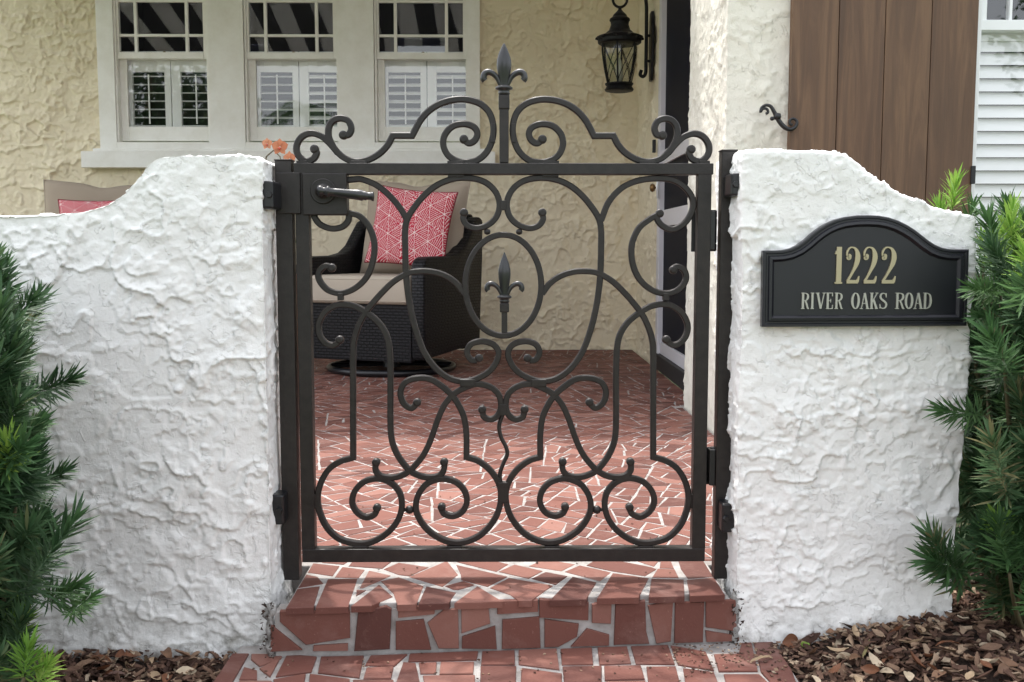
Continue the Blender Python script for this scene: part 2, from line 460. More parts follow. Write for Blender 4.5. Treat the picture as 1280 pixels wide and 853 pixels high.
def zpoly(pts, ox, oy, s): return [(ox+u/s, oy+v/s) for u, v in pts]
ZT = {1: (320, 690, 6.4), 2: (500, 690, 6.4), 3: (680, 690, 6.4), 4: (820, 690, 6.4), 5: (240, 800, 4.923), 6: (490, 800, 4.923), 7: (740, 800, 4.923)}
TREAD = [
 (1, [(225,300),(510,278),(478,412),(150,430),(150,385)]), (1, [(575,222),(812,215),(750,410),(490,418)]),
 (1, [(358,182),(495,200),(540,255),(240,290),(240,190)]), (1, [(425,92),(670,115),(612,195),(365,165)]),
 (1, [(690,122),(870,145),(820,210),(630,205)]), (1, [(905,150),(1080,190),(985,235),(855,290),(830,290)]),
 (1, [(985,265),(1095,360),(940,400),(775,400)]), (1, [(805,305),(880,310),(800,355)]),
 (1, [(1000,235),(1140,205),(1340,275),(1292,384),(1140,394),(1100,335)]),
 (2, [(210,275),(450,325),(395,372),(330,388),(155,388)]), (2, [(360,275),(510,235),(600,265),(470,305),(430,305)]),
 (2, [(440,370),(620,275),(820,352),(680,374),(480,390)]), (2, [(70,200),(375,75),(465,185),(340,280)]),
 (2, [(450,105),(755,175),(860,200),(700,280),(490,225),(485,180)]), (2, [(-130,140),(-10,88),(230,125),(75,195),(-10,185)]),
 (2, [(720,290),(870,210),(1220,270),(1050,345),(1000,388),(950,388),(880,345)]), (2, [(790,160),(915,105),(1140,155),(1030,215)]),
 (2, [(1050,215),(1165,160),(1340,195),(1245,265)]), (2, [(430,75),(690,55),(870,100),(770,160)]),
 (2, [(1030,115),(1150,60),(1400,100),(1290,155)]), (3, [(165,160),(285,110),(535,165),(450,235)]),
 (3, [(40,345),(230,200),(420,245),(330,340),(240,372),(140,358)]), (3, [(415,345),(550,170),(840,210),(750,348),(600,352)]),
 (3, [(340,110),(430,55),(660,85),(870,125),(900,140),(810,195),(540,155)]), (3, [(865,205),(910,135),(1045,140),(1080,210)]),
 (3, [(830,345),(860,215),(1118,222),(1112,332)]), (4, [(258,330),(245,225),(575,205),(625,312)]),
 (4, [(175,60),(420,60),(440,130),(540,150),(565,200),(255,215),(200,140)]), (3, [(0,265),(75,272),(0,318),(-30,310)]),
 (3, [(935,62),(1010,62),(1040,135),(925,130)]), (3, [(690,58),(930,58),(880,118)]), (1, [(520,75),(735,80),(700,103),(530,88)]),
 (1, [(770,78),(1090,75),(1010,135),(740,115)])]
RISER = [
 (1, [(190,478),(752,475),(752,688),(400,745),(190,560)]), (1, [(120,585),(370,785),(115,800)]), (1, [(460,752),(735,735),(735,795),(455,795)]),
 (1, [(815,490),(1040,435),(1085,460),(1070,778),(785,795)]), (2, [(-15,455),(285,420),(275,500),(-15,530)]), (2, [(-34,560),(190,540),(250,785),(-34,785)]),
 (2, [(220,570),(350,465),(465,455),(472,775),(310,775)]), (2, [(490,415),(705,408),(722,575),(492,655)]), (2, [(497,680),(762,595),(775,780),(495,775)]),
 (2, [(778,395),(1105,385),(1105,480),(778,500)]), (2, [(820,545),(1115,520),(1125,785),(815,780)]), (3, [(-37,380),(358,405),(355,550),(-37,525)]),
 (3, [(5,540),(280,578),(265,680),(115,765),(5,780)]), (3, [(345,615),(522,665),(520,775),(215,775)]), (3, [(385,420),(543,390),(535,578),(385,570)]),
 (3, [(573,425),(810,390),(820,640),(845,775),(560,775)]), (3, [(832,430),(1035,395),(1015,720),(900,742)]), (4, [(155,400),(388,405),(375,770),(148,770)]),
 (4, [(400,388),(640,385),(648,640),(400,605)]), (4, [(398,632),(665,675),(665,780),(405,775)])]
LOWER = [
 (5, [(185,84),(350,84),(225,300),(30,300)]), (5, [(365,88),(560,88),(530,145),(415,160),(350,140)]), (5, [(320,165),(400,185),(400,240),(290,240)]),
 (5, [(415,175),(520,152),(480,225)]), (5, [(585,88),(775,88),(735,195),(515,225)]), (5, [(800,90),(1060,88),(1030,230),(775,200)]),
 (5, [(1100,90),(1325,88),(1245,158),(1065,155)]), (5, [(1075,170),(1240,165),(1225,235),(1055,235)]), (5, [(290,250),(490,250),(510,300),(265,300)]),
 (5, [(500,245),(700,210),(685,300),(520,300)]), (5, [(725,210),(970,240),(970,300),(715,300)]), (5, [(990,245),(1240,245),(1240,300),(990,300)]),
 (6, [(110,80),(530,80),(520,120),(100,130)]), (6, [(70,135),(145,140),(180,300),(10,300)]), (6, [(165,140),(275,137),(270,205),(175,205)]),
 (6, [(300,137),(505,135),(500,205),(292,210)]), (6, [(190,218),(510,215),(510,300),(205,300)]), (6, [(555,73),(755,73),(757,150),(548,150)]),
 (6, [(545,160),(765,162),(760,300),(542,300)]), (6, [(780,76),(1015,73),(1030,180),(780,148)]), (6, [(797,170),(1045,205),(1045,300),(790,300)]),
 (6, [(1040,73),(1235,70),(1238,148),(1045,150)]), (6, [(1050,165),(1290,160),(1290,300),(1062,300)]), (7, [(40,68),(225,70),(240,142),(45,150)]),
 (7, [(250,70),(485,72),(510,148),(270,145)]), (7, [(75,160),(300,158),(325,240),(78,245)]), (7, [(335,165),(515,162),(550,300),(350,300)]),
 (7, [(500,70),(700,70),(750,185),(530,150)]), (7, [(560,172),(750,195),(790,300),(580,300)]), (7, [(750,90),(905,84),(925,20),(985,20),(1020,190),(780,192)]),
 (7, [(1000,22),(1140,20),(1275,180),(1270,300),(1120,300),(1100,260),(1040,195)]), (7, [(810,210),(1030,210),(1100,275),(1100,300),(835,300)]), (7, [(80,255),(330,252),(335,300),(80,300)])]

UP = Vector((0, 0, 1))
tiles = []          # (poly, hand placed?)
for z, pts in TREAD:
    q = [at_z(a, b, 0) for a, b in zpoly(pts, *ZT[z])]
    tiles.append(([(max(-.397, min(.42, p.x)), (EYE(p.x)-.007 if p.y < EYE(p.x)+.026 else p.y)) for p in q], 1))
frng = random.Random(21)
ANG = lambda x, y: .55+.5*sin(x*1.7+y*.9)+.35*sin(y*2.3-x)
for p in split([(-.44, .10), (.44, .10), (.74, .14), (.74, 2.2), (.83, 2.2), (.83, 4.54), (-2.0, 4.54), (-2.0, .14)], .0052, frng, ANG):
    q = inset(p, .0018, .0044, frng)
    if q: tiles.append((q, 0))
for p in split([(-3.5, .14), (-2.01, .14), (-2.01, 4.54), (-3.5, 4.54)], .012, frng, ANG):
    q = inset(p, .0018, .0044, frng)
    if q: tiles.append((q, 0))
def scr_area(poly, hand):
    if hand: return 1e9
    c = Vector((sum(p[0] for p in poly)/len(poly), sum(p[1] for p in poly)/len(poly), 0))
    d = c-CAM; w = abs(area(poly))*abs(d.z)/d.length**3
    if abs(c.x/ max(.3, d.y)) > .235: w *= .01       # hidden behind the garden walls
    return w
tiles.sort(key=lambda t: -scr_area(*t))
rest = MB()
for k, (p, hand) in enumerate(tiles):
    mb = rest if k >= 298 else MB()
    tile_geo(mb, p, lambda a, b: Vector((a, b, 0)), UP, .0004+frng.uniform(-.0002, .0005), .010 if not hand else .0125, .0009,
             tilt=(frng.gauss(0, .004), frng.gauss(0, .004)))
    if k < 298: mb.build('tile', M['tile'], porch, fix=False)
if rest.v: props(rest.build('tile', M['tile'], porch, fix=False), kind='stuff')

# riser
rp = Vector((0, -.133, 0)); rn = Vector((.077, -1, 0)).normalized(); ru = Vector((1, .077, 0)).normalized()
riser = props(MB().prism([(-.420, EYE(-.420)+.004), (.432, EYE(.432)+.004), (.432, .07), (-.420, .07)], -.24, -.105, 'z').build('step_riser', M['grout']), kind='structure')
rf = MB(); rf.prism([(-.420, EYE(-.420)+.0045), (.432, EYE(.432)+.0045), (.432, EYE(.432)+.05), (-.420, EYE(-.420)+.05)], -.104, -.012, 'z')
rf.build('grout_face', M['grout'], riser)
rr = random.Random(5)
for z, pts in RISER:
    q = [plane(a, b, rp, rn) for a, b in zpoly(pts, *ZT[z])]
    poly = [((p-rp).dot(ru), max(p.z, -.094)) for p in q]
    mb = MB(); tile_geo(mb, poly, lambda a, b: rp+ru*a+UP*b, rn, .0005+rr.uniform(-.0005, .001), .012, tilt=(rr.gauss(0, .01), rr.gauss(0, .01)))
    mb.build('tile', M['tile'], riser)
# lower step / walk
lz = -.095
walk = props(MB().prism([(-.50, -.10), (-.50, -1.25), (.50, -1.25), (.52, -.06)], -.24, lz-.003, 'z').build('lower_step', M['grout'], bevel=.004), kind='structure')
lowy = None
for z, pts in LOWER:
    q = [at_z(a, b, lz) for a, b in zpoly(pts, *ZT[z])]
    mb = MB(); tile_geo(mb, [(max(-.503, min(.515, p.x)), (EYE(p.x)-.004 if abs(p.y-EYE(p.x)+.012) < .024 else p.y)) for p in q], lambda a, b: Vector((a, b, lz)), UP, rr.uniform(0, .001), .012, tilt=(rr.gauss(0, .006), rr.gauss(0, .006)))
    mb.build('tile', M['tile'], walk, fix=False)
yb = at_z(640, 861, lz).y
for p in split([(-.50, -1.24), (.50, -1.24), (.50, yb-.004), (-.50, yb-.004)], .0075, frng, lambda x, y: 0.1*sin(x*4)):
    q = inset(p, .0015, .004, frng)
    if q:
        mb = MB(); tile_geo(mb, q, lambda a, b: Vector((a, b, lz)), UP, frng.uniform(0, .001), .012)
        mb.build('tile', M['tile'], walk, fix=False)

# ------------------------------------------------------------------ garden walls
def stucco_block(name, prof, y0, y1, zb, mat, seed, label, vox=.0031, amp=1.0, bulge=None):
    """prof: list of (x, ztop) left to right; solid wall with a lumpy trowelled skin"""
    poly = [(prof[0][0], zb)]+list(prof)+[(prof[-1][0], zb)]
    m = MB().prism(poly, y0, y1, 'y').mesh('tmp')
    o = bpy.data.objects.new('tmp', m); COL.objects.link(o)
    r = o.modifiers.new('r', 'REMESH'); r.mode = 'VOXEL'; r.voxel_size = vox; r.use_smooth_shade = True
    s = o.modifiers.new('s', 'SMOOTH'); s.factor = .6; s.iterations = 8
    dg = bpy.context.evaluated_depsgraph_get(); ev = o.evaluated_get(dg)
    me = bpy.data.meshes.new_from_object(ev)
    bpy.data.objects.remove(o)
    n = len(me.vertices); P = np.empty(n*3, np.float32); me.vertices.foreach_get('co', P); P = P.reshape(-1, 3).astype(float)
    N = np.empty(n*3, np.float32); me.vertex_normals.foreach_get('vector', N); N = N.reshape(-1, 3)
    h = stucco_h(P, seed, amp)
    low = fbm(P*2.2, seed+200, 2)*.010
    P2 = P+N*(h-.004*amp+low)[:, None]
    if bulge is not None: P2 = bulge(P2)
    me.vertices.foreach_set('co', P2.astype(np.float32).ravel()); me.update()
    me.name = name
    ob = mobj(name, me, mat, None, True); props(ob, label, 'wall'); return ob
WY0, WY1 = -.10, .13
def prof_from_px(pts): return [(at_y(a, b, WY0).x, at_y(a, b, WY0).z) for a, b in pts]
lp = prof_from_px([(0,266),(60,265),(100,262),(130,254),(153,240),(170,222),(183,203),(198,194),(232,192),(280,192),(318,195),(335,200)])
lp = [(-1.9, lp[0][1])]+lp
def lb(P):
    f = np.clip((-.02-P[:, 2])/.12, 0, 1); P[:, 0] += np.clip((P[:, 0]+.8)/.3, 0, 1)*f*.018; return P
lp[-1] = (-.437, lp[-1][1])
stucco_block('garden_wall', lp, WY0, WY1, -.32, M['wallwhite'], 11, 'white lumpy stucco garden wall with a swept top, left of the gate', bulge=lb)
rpf = prof_from_px([(930,190),(975,189),(1035,190),(1058,194),(1075,206),(1092,224),(1116,238),(1142,250),(1172,260),(1200,266),(1222,270)])
rpf[0] = (.440, rpf[0][1]); 
def rb(P):
    f = np.clip((.5-P[:, 2])/.6, 0, 1); P[:, 0] -= np.clip((P[:, 0]-.55)/.3, 0, 1)*f*.012; return P
stucco_block('garden_wall', rpf, WY0, WY1, -.32, M['wallwhite'], 57, 'white stucco garden pier that carries the house number plaque', bulge=rb)
# crumbly mortar in the corners between step and walls (part of the step)
for sx, x0 in ((1, .438), (-1, -.424)):
    m = MB(); n = 16
    for q_ in range(2):
        P = [(x0+(.004+.006*q_)*sx+rr.uniform(-.004, .004), EYE(x0)+.006+.012*q_+rr.uniform(-.003, .003), -.094+.092*k/(n-1)) for k in range(n)]
        m.tube(P, [rr.uniform(.005, .010) for _ in range(n)], 9)
    m.build('mortar_seam', M['cement'], riser, smooth=True)
    m2 = MB()
    for k in range(60):
        zc = -.10+rr.random()*.11; r = rr.uniform(.0012, .0034)
        c = Vector((x0+rr.uniform(-.004, .020)*sx, EYE(x0)-.008+rr.uniform(-.003, .012), zc)); v_ = [c+Vector((rr.gauss(0, r), rr.gauss(0, r*.6), rr.gauss(0, r))) for _ in range(4)]
        m2.add(v_, [(0, 1, 2), (0, 2, 3), (0, 3, 1), (1, 3, 2)])
    m2.build('dirt', M['soil'], riser)

# ------------------------------------------------------------------ gate
IR = M['iron']; SCALE = 1275/1.985
def g(px, py): p = at_y(px, py, 0); return (p.x, p.z)
GX = g(629, 300)[0]
def crom(P, n=7):
    out = []; N = len(P)
    for i in range(N-1):
        p0 = P[i-1] if i else (2*P[0][0]-P[1][0], 2*P[0][1]-P[1][1])
        p1, p2 = P[i], P[i+1]
        p3 = P[i+2] if i+2 < N else (2*P[-1][0]-P[-2][0], 2*P[-1][1]-P[-2][1])
        for k in range(n):
            t = k/n; t2, t3 = t*t, t*t*t
            out.append(tuple(.5*((2*p1[c])+(-p0[c]+p2[c])*t+(2*p0[c]-5*p1[c]+4*p2[c]-p3[c])*t2+(-p0[c]+3*p1[c]-3*p2[c]+p3[c])*t3) for c in (0, 1)))
    out.append(P[-1]); return out
def sweep(mb, pts, w, d, y=0, closed=False):
    """chamfered flat bar along points in the x-z plane"""
    N = len(pts); c = min(w, d)*.16
    sec = [(-w/2, -d/2+c), (-w/2+c, -d/2), (w/2-c, -d/2), (w/2, -d/2+c), (w/2, d/2-c), (w/2-c, d/2), (-w/2+c, d/2), (-w/2, d/2-c)]
    vs = []
    for i in range(N):
        a = pts[i-1] if (i or closed) else pts[0]; b = pts[(i+1) % N] if (i < N-1 or closed) else pts[-1]; p = pts[i]
        def un(q, r):
            dx, dz = r[0]-q[0], r[1]-q[1]; l = sqrt(dx*dx+dz*dz) or 1; return dx/l, dz/l
        t1 = un(a, p) if a != p else un(p, b); t2 = un(p, b) if b != p else t1
        t = (t1[0]+t2[0], t1[1]+t2[1]); l = sqrt(t[0]**2+t[1]**2) or 1; t = (t[0]/l, t[1]/l)
        k = 1/max(.6, t[0]*t1[0]+t[1]*t1[1]); nx, nz = -t[1]*k, t[0]*k
        vs += [(p[0]+nx*s, y+q, p[1]+nz*s) for s, q in sec]
    fs = []
    for i in range(N if closed else N-1):
        j = (i+1) % N
        fs += [(i*8+k, i*8+(k+1) % 8, j*8+(k+1) % 8, j*8+k) for k in range(8)]
    if not closed: fs += [tuple(range(7, -1, -1)), tuple((N-1)*8+k for k in range(8))]
    mb.add(vs, fs)
gate = thing('iron_gate', 'dark bronze wrought iron gate with scrollwork and fleur-de-lis finials, closed between the white walls', 'gate', (0, 0, 0))
dk = [0]
def scroll(segs, origin, balls=(), mirror=(1, -1), w=.0117, scale=4.267, name='scroll'):
    """segs: list of point lists (zoom coordinates); sharp corners where lists meet"""
    for m in mirror:
        pts = []
        for sg in segs:
            P = [g(origin[0]+u/scale, origin[1]+v/scale) for u, v in sg]
            P = [(GX+(x-GX)*m, z) for x, z in P]
            c = crom(P) if len(P) > 2 else P
            pts += c if not pts else c[1:]
        dk[0] += 1; dep = .0112+.00011*(dk[0] % 23)
        mb = MB(); sweep(mb, pts, w, dep)
        for u, v in balls:
            x, z = g(origin[0]+u/scale, origin[1]+v/scale); x = GX+(x-GX)*m
            r = w*.70; dd = dep/2+.0012
            mb.lathe([(r*.55, -dd), (r*.88, -dd+.0012), (r, -dd+.003), (r, dd-.003), (r*.88, dd-.0012), (r*.55, dd)], (x, 0, z), 18, axis='y')
        mb.build(name, IR, gate, smooth=False)
Z8, Z2, Z4, Z6 = (610, 40), (620, 180), (620, 370), (620, 540)
# crest
scroll([[(288,578),(262,595),(232,580),(218,545),(235,510),(285,492),(345,503),(388,545),(400,600),(378,655),(332,687),(275,697),(215,683),(165,637),(137,570),(133,500),(155,430),(205,383),(275,362),(345,364),(410,382),(470,418),(520,472),(565,555)],
        [(565,555),(668,555)], [(668,555),(695,605),(735,648),(790,680),(850,694),(905,684),(950,655),(985,612),(1008,560),(1006,508),(983,475),(945,463),(905,477),(888,515),(900,548),(930,555)]],
       Z8, [(290,574),(930,553)], w=.0122)
scroll([[(960,648),(1000,600),(1045,560),(1100,543),(1150,562),(1178,610),(1170,660),(1130,690),(1090,680),(1072,650),(1080,630)]], Z8, [(1083,628)], w=.0122)
# heart scrolls running down to the lower curl
scroll([[(247,370),(250,405),(225,438),(175,450),(115,430),(72,385),(58,320),(80,255),(135,205),(210,184),(300,187),(385,218),(455,272),(512,340),(548,400),(560,460),(560,560),(557,680),(548,780),(532,880),(505,990),(460,1110),(395,1200),(320,1252),(240,1266),(165,1245),(105,1205),(70,1150),(66,1105),(95,1068),(155,1053),(210,1068),(232,1110),(212,1150),(178,1155)]],
       Z2, [(247,367),(168,1143)])
# upper outer scroll (right whole, left cut by the lock box)
scroll([[(560,410),(600,312),(665,240),(740,202),(830,186),(930,190),(1000,226),(1046,290),(1046,355),(1008,420),(945,456),(890,440),(858,400),(866,375)]], Z2, [(872,372)], mirror=(1,))
scroll([[(398,194),(440,190),(480,190),(560,222),(630,280),(685,345),(722,410)]], (340, 180), mirror=(1,))
scroll([[(222,370),(230,395),(258,430),(315,452),(370,445),(405,415),(412,380)]], (340, 180), mirror=(1,))
# side C scrolls
scroll([[(868,375),(820,402),(762,450),(726,530),(724,612),(746,690),(790,750),(850,788),(920,797),(980,772),(1012,722),(1002,675),(965,655),(935,672)]], Z2, [(945,672)], mirror=(1,))
scroll([[(410,368),(470,388),(522,450),(547,540),(535,640),(500,718),(440,772),(370,796),(300,780),(255,730),(250,684),(285,652),(318,660)]], (340, 180), [(320,662)], mirror=(1,))
# loop that drops to the V
PXL = ((0, 0))
def zz(l, o=Z4, k=4.267): return [(o[0]+u/k, o[1]+v/k) for u, v in l]
V4 = zz([(915,245),(945,262),(985,248),(1015,205),(1020,150),(990,90),(935,52),(880,45),(820,58),(768,88),(710,133),(668,192),(647,265),(640,400),(640,560),(640,640)])
scroll([V4+[(769.4,541),(766.6,556),(759,572),(746.9,587),(735.6,593.7),(722.5,596.4),(710.3,594.7),(703.8,588),(702.6,578)]], (0, 0), [zz([(908,233)])[0], (703.2,577.4)], scale=1)
# arch from the oval that drops to the outer lower loop
scroll([[(245,800),(290,742),(350,702),(420,682),(490,680),(550,692),(622,735),(685,795),(740,858),(785,920),(815,985),(833,1050),(838,1120),(838,1300),(838,1490),(838,1670)],
        [(838,1670),(905,1690),(965,1730),(1008,1800),(1026,1880),(1015,1960),(980,2037),(920,2097),(850,2122),(785,2128),(718,2110),(650,2065),(602,2005),(580,1935),(587,1870),(618,1822),(668,1790),(725,1783),(785,1802),(830,1850),(843,1908),(820,1958),(772,1988),(728,1975),(712,1950)]], Z2, [(712,1938)])
# spade scroll to the hook
H4 = zz([(150,615),(142,645),(105,658),(68,635),(52,585),(65,525),(110,485),(180,470),(245,490),(305,525),(352,580),(385,650)])
scroll([H4+[(714,533),(717.8,544),(723,557),(730,570),(739.4,581.5),(746.9,588.5),(756.3,594),(769.4,596.6),(781.6,594.7),(788.1,588),(788.6,578)]], (0, 0), [zz([(152,606)])[0], (787.9,577.4)], scale=1)
I4 = zz([(500,575),(530,597),(570,570),(586,512),(560,460),(500,438),(430,443),(365,482),(312,530),(275,585),(248,650),(236,740)])
scroll([I4+[(675.3,571.3)], [(675.3,571.3),(660.6,576.2),(645.6,588),(635.3,604),(632.3,621.9),(636.3,640.6),(645.6,656.5),(658.8,669.2),(674.7,676.4),(690.6,677.8),(707.5,673),(724.4,661.3),(735.6,645),(738.5,631.3),(734.8,617),(725.4,605),(711.8,599),(700,598.6),(686.9,603.5),(677.5,614),(674.9,627.5),(681,639.6),(692.4,644.8),(702.8,642),(707,635)]], (0, 0), [zz([(498,567)])[0], (706.3,633.5)], scale=1)
# oval
cx, cz = GX, g(629, 357)[1]
ow, oh = g(676.5, 357)[0]-GX, (g(629, 294)[1]-g(629, 420)[1])/2
mb = MB(); sweep(mb, [(cx+ow*cos(a), cz+oh*sin(a)) for a in [2*pi*k/72 for k in range(72)]], .0115, .0138, closed=True); mb.build('oval_ring', IR, gate)
# wavy centre rod
pts = [g(x, y) for x, y in crom([(629, 517), (624, 532), (626, 546), (632, 558), (634, 568), (629, 580), (625, 592), (626, 604), (629, 610)])]
MB().tube([(x, 0, z) for x, z in pts], .0042, 8).build('twisted_rod', M['brass'] if 0 else IR, gate, smooth=True)
# collars and small balls
def block(px, py, wpx, hpx, d=.017, name='collar'):
    x, z = g(px, py); a, b = wpx/SCALE/2, hpx/SCALE/2
    return MB().box(x-a, x+a, -d/2, d/2, z-b, z+b).build(name, IR, gate, bevel=.001)
for s in (1, -1):
    block(629+s*59.5, 204.2, 20, 5); block(629+s*180, 204.2, 19, 5); block(629+s*251, 204.0, 13, 5)   # crest feet
    block(629+s*59, 219.8, 20, 4)
    block(629+s*61, 683.5, 19, 4); block(629+s*178, 683.5, 19, 4)
    block(629+s*44.5, 478.5, 19, 9)
    block(629+s*203, 371, 7, 9)
    x, z = g(629+s*20, 290); MB().lathe([(.001, -.006), (.0055, -.004), (.0065, 0), (.0055, .004), (.001, .006)], (x, 0, z), 12).build('ball_spacer', IR, gate, smooth=True)
    x, z = g(629+s*117, 637.3); MB().lathe([(.0085*sin(a)+.0002, -.0085*cos(a)) for a in [pi*k/10 for k in range(11)]], (x, 0, z), 16).build('ball_spacer', IR, gate, smooth=True)
    MB().box(x-.011, x+.011, -.003, .003, z-.003, z+.003).build('spacer_pin', IR, gate)
    block(629+s*12.5, 167, 5, 23)
block(629, 615, 14, 26, .0155); block(629, 512, 9, 14, .0155); block(629, 257, 8, 12, .0155)
block(393.2, 626, 5, 18); block(865.5, 626, 5, 18)
# frame
def gbox(x0, y0, x1, y1, d0, d1, name, parent=None, mat=None, bev=.0014, par=None):
    a, b = g(x0, y0), g(x1, y1)
    return MB().box(min(a[0], b[0]), max(a[0], b[0]), d0, d1, min(a[1], b[1]), max(a[1], b[1])).build(name, mat or IR, parent or gate, bevel=bev)
FL, FR = g(373.2, 400)[0], g(885.0, 400)[0]
ztop, ztop2, zb2, zbt = g(629, 204.8)[1], g(629, 218.9)[1], g(629, 684)[1], g(629, 700.2)[1]
FW = .0262; D0, D1 = -.0135, .0135
MB().box(FL-.002, FR+.003, D0, D1, ztop2, ztop).build('top_rail', IR, gate, bevel=.0014)
MB().box(FL+.0005, FR-.0005, D0, D1, zbt, zb2).build('bottom_rail', IR, gate, bevel=.0014)
MB().box(FL, FL+FW, D0+.0004, D1-.0004, zb2-.001, ztop2+.001).build('stile', IR, gate, bevel=.0014)
MB().box(FR-FW, FR, D0+.0004, D1-.0004, zb2-.001, ztop2+.001).build('stile', IR, gate, bevel=.0014)
# finials
def finial(px, ytop, ycol, s, shaft_bot, shaft_w, socket):
    f = MB(); x, zt = g(px, ytop); zc = g(px, ycol)[1]; H = zt-zc
    prof = [(0.0002, H), (.10, H*.985), (.45, H*.86), (.75, H*.74), (.97, H*.60), (1.0, H*.50), (.95, H*.40), (.78, H*.24), (.58, H*.08), (.55, 0)]
    R = s*.0135
    N = 24; vs = []
    for r, z in reversed(prof):
        r = r*R if r > .001 else .0003
        for k in range(N):
            a = 2*pi*k/N; rr_ = r*(1+.10*abs(cos(a*1.0))**8-.05*cos(4*a))
            yy = sin(a)*rr_*.72
            # central crease
            if abs(cos(a)) < .3: yy *= 1.18
            vs.append((x+cos(a)*rr_, yy, zc+z))
    n = len(prof); fs = [(i*N+k, i*N+(k+1) % N, (i+1)*N+(k+1) % N, (i+1)*N+k) for i in range(n-1) for k in range(N)]
    f.add(vs, fs); o = f.build('finial', M['castiron'], gate, smooth=True)
    for m in (1, -1):
        pt = [(.006, -.003), (.009, .006), (.014, .0165), (.0215, .0235), (.0305, .0265), (.0375, .0225), (.0392, .0145), (.0365, .0105)]
        P = crom([(x+m*a*s, zc+b*s) for a, b in pt], 4); L = len(P)
        MB().tube([(a, 0, b) for a, b in P], [s*(.0030+.0034*sin(min(1, i/(L-1)*1.05)*pi*.62)) for i in range(L)], 10).build('petal', M['castiron'], o, smooth=True)
    MB().lathe([(R*.62, .0), (R*.9, -.001*s), (R*1.22, -.004*s), (R*1.22, -.007*s), (R*.80, -.0095*s), (R*.80, -.0125*s), (R*.86, -.015*s), (R*.74, -.0185*s)], (x, 0, zc+.0015), 24).build('finial_collar', M['castiron'], o, smooth=True)
    z1 = zc-.017*s; z2 = z1-socket
    MB().box(x-R*.78, x+R*.78, -R*.78, R*.78, z2, z1).build('finial_socket', IR, o, bevel=.002)
    MB().box(x-shaft_w/2, x+shaft_w/2, -shaft_w/2, shaft_w/2, g(px, shaft_bot)[1], z2+.001).build('finial_post', IR, o, bevel=.0012)
finial(630, 54, 108, 1.0, 204, .0178, .027)
finial(630.5, 315.5, 369.5, .86, 416.5, .0115, .018)
# lock box, rosette, lever
lk = gbox(379.5, 217.5, 435.5, 269.5, -.0185, .0155, 'lock_box', bev=.002)
rx, rz_ = g(406, 240)
ro = MB().lathe([(.0240, -.0190), (.0240, -.0225), (.0222, -.0240), (.0205, -.0222), (.0186, -.0242), (.0165, -.0225), (.0105, -.0275), (.0085, -.0330), (.0065, -.0345)], (rx, 0, rz_), 40, axis='y').build('rosette', IR, lk, smooth=True)
mb = MB()
mb.lathe([(.0062, -.034), (.0068, -.040), (.0068, -.050), (.0062, -.054), (.003, -.055)], (rx, 0, rz_), 20, axis='y')
lx0, lx1 = rx-.004, g(472.5, 248)[0]; L = lx1-lx0
prof = [(k_*1.35, q_) for k_, q_ in [(.004, -.002), (.0072, .0), (.0076, .006), (.0055, .010), (.0062, L*.14), (.0080, L*.165), (.0082, L*.19), (.0058, L*.215), (.0060, L*.32), (.0066, L*.5), (.0074, L*.68), (.0078, L*.78), (.0062, L*.815), (.0068, L*.84), (.0056, L*.87), (.0054, L*.93), (.0066, L*.965), (.0066, L*.99), (.002, L)]]
mb2 = MB(); mb2.lathe(prof, (0, 0, 0), 18, axis='x')
vv = [(lx0+x, -.047+y-.10*max(0, x), rz_+z-.012*(x/L) + .0) for x, y, z in mb2.v]
mb.add(vv, mb2.f); mb.build('lever_handle', M['castiron'], lk, smooth=True)
# hinges on the gate
for (ya, yb_) in ((262, 315), (559, 608)):
    h = gbox(866.5, ya+2, 889, yb_, .0142, .019, 'hinge', mat=M['hinge'])
    xa, za = g(893.5, ya); _, zb_ = g(893.5, yb_)
    MB().lathe([(.006, za-.001), (.0078, za-.004), (.0078, za-.0155), (.0064, za-.0165), (.0078, za-.0175), (.0078, zb_+.0175), (.0064, zb_+.0165), (.0078, zb_+.0155), (.0078, zb_+.004), (.006, zb_+.001)], (xa-.002, .006, 0), 20).build('hinge_barrel', M['hinge'], h, smooth=False)
    MB().box(g(886, ya)[0], xa, -.009, .009, zb_+.004, za-.004).build('hinge_leaf', M['hinge'], h, bevel=.001)

def post(x0, x1, ytop, ybot, label, lugs, strike=None):
    a = g((x0+x1)/2, ytop); xa, xb = g(x0, 400)[0], g(x1, 400)[0]
    t = thing('gate_post', label, 'gate post', ((xa+xb)/2, 0, 0))
    def loc(m): m.v = [(x-(xa+xb)/2, y, z) for x, y, z in m.v]; return m
    loc(MB().box(xa, xb, -.0165, .0125, .0008, a[1])).build('post_tube', IR, t, bevel=.0015)
    loc(MB().box(xa-.001, xb+.001, -.0175, .0135, a[1], a[1]+.003)).build('post_cap', IR, t, bevel=.001)
    for dy, ly0, ly1 in lugs:
        sg = -1 if xa < 0 else 1; ym = -.012-dy/2; z1_, z0_ = at_y(630, ly0, ym).z, at_y(630, ly1, ym).z
        xi, xo = sg*.4225, sg*.448
        o = loc(MB().box(min(xi, xo), max(xi, xo), -.012-dy, -.010, z0_, z1_)).build('mounting_lug', M['hinge'], t, bevel=.004)
        loc(MB().lathe([(.0055, -.0185-dy), (.0065, -.015-dy), (.0065, -.011-dy)], ((xi*.7+xo*.3), 0, (z0_+z1_)/2), 6, axis='y')).build('bolt', M['hinge'], o)
    if strike:
        p, q = g(strike[0], strike[1]), g(strike[2], strike[3])
        loc(MB().box(p[0], q[0], -.0205, .0165, q[1], p[1])).build('strike_box', IR, t, bevel=.002)
    return t
post(349.5, 370.0, 202, 728, 'dark iron latch post fixed to the left wall, beside the lever handle', [(.075, 228, 262), (.045, 615, 652)], (347.5, 216.5, 378.2, 268))
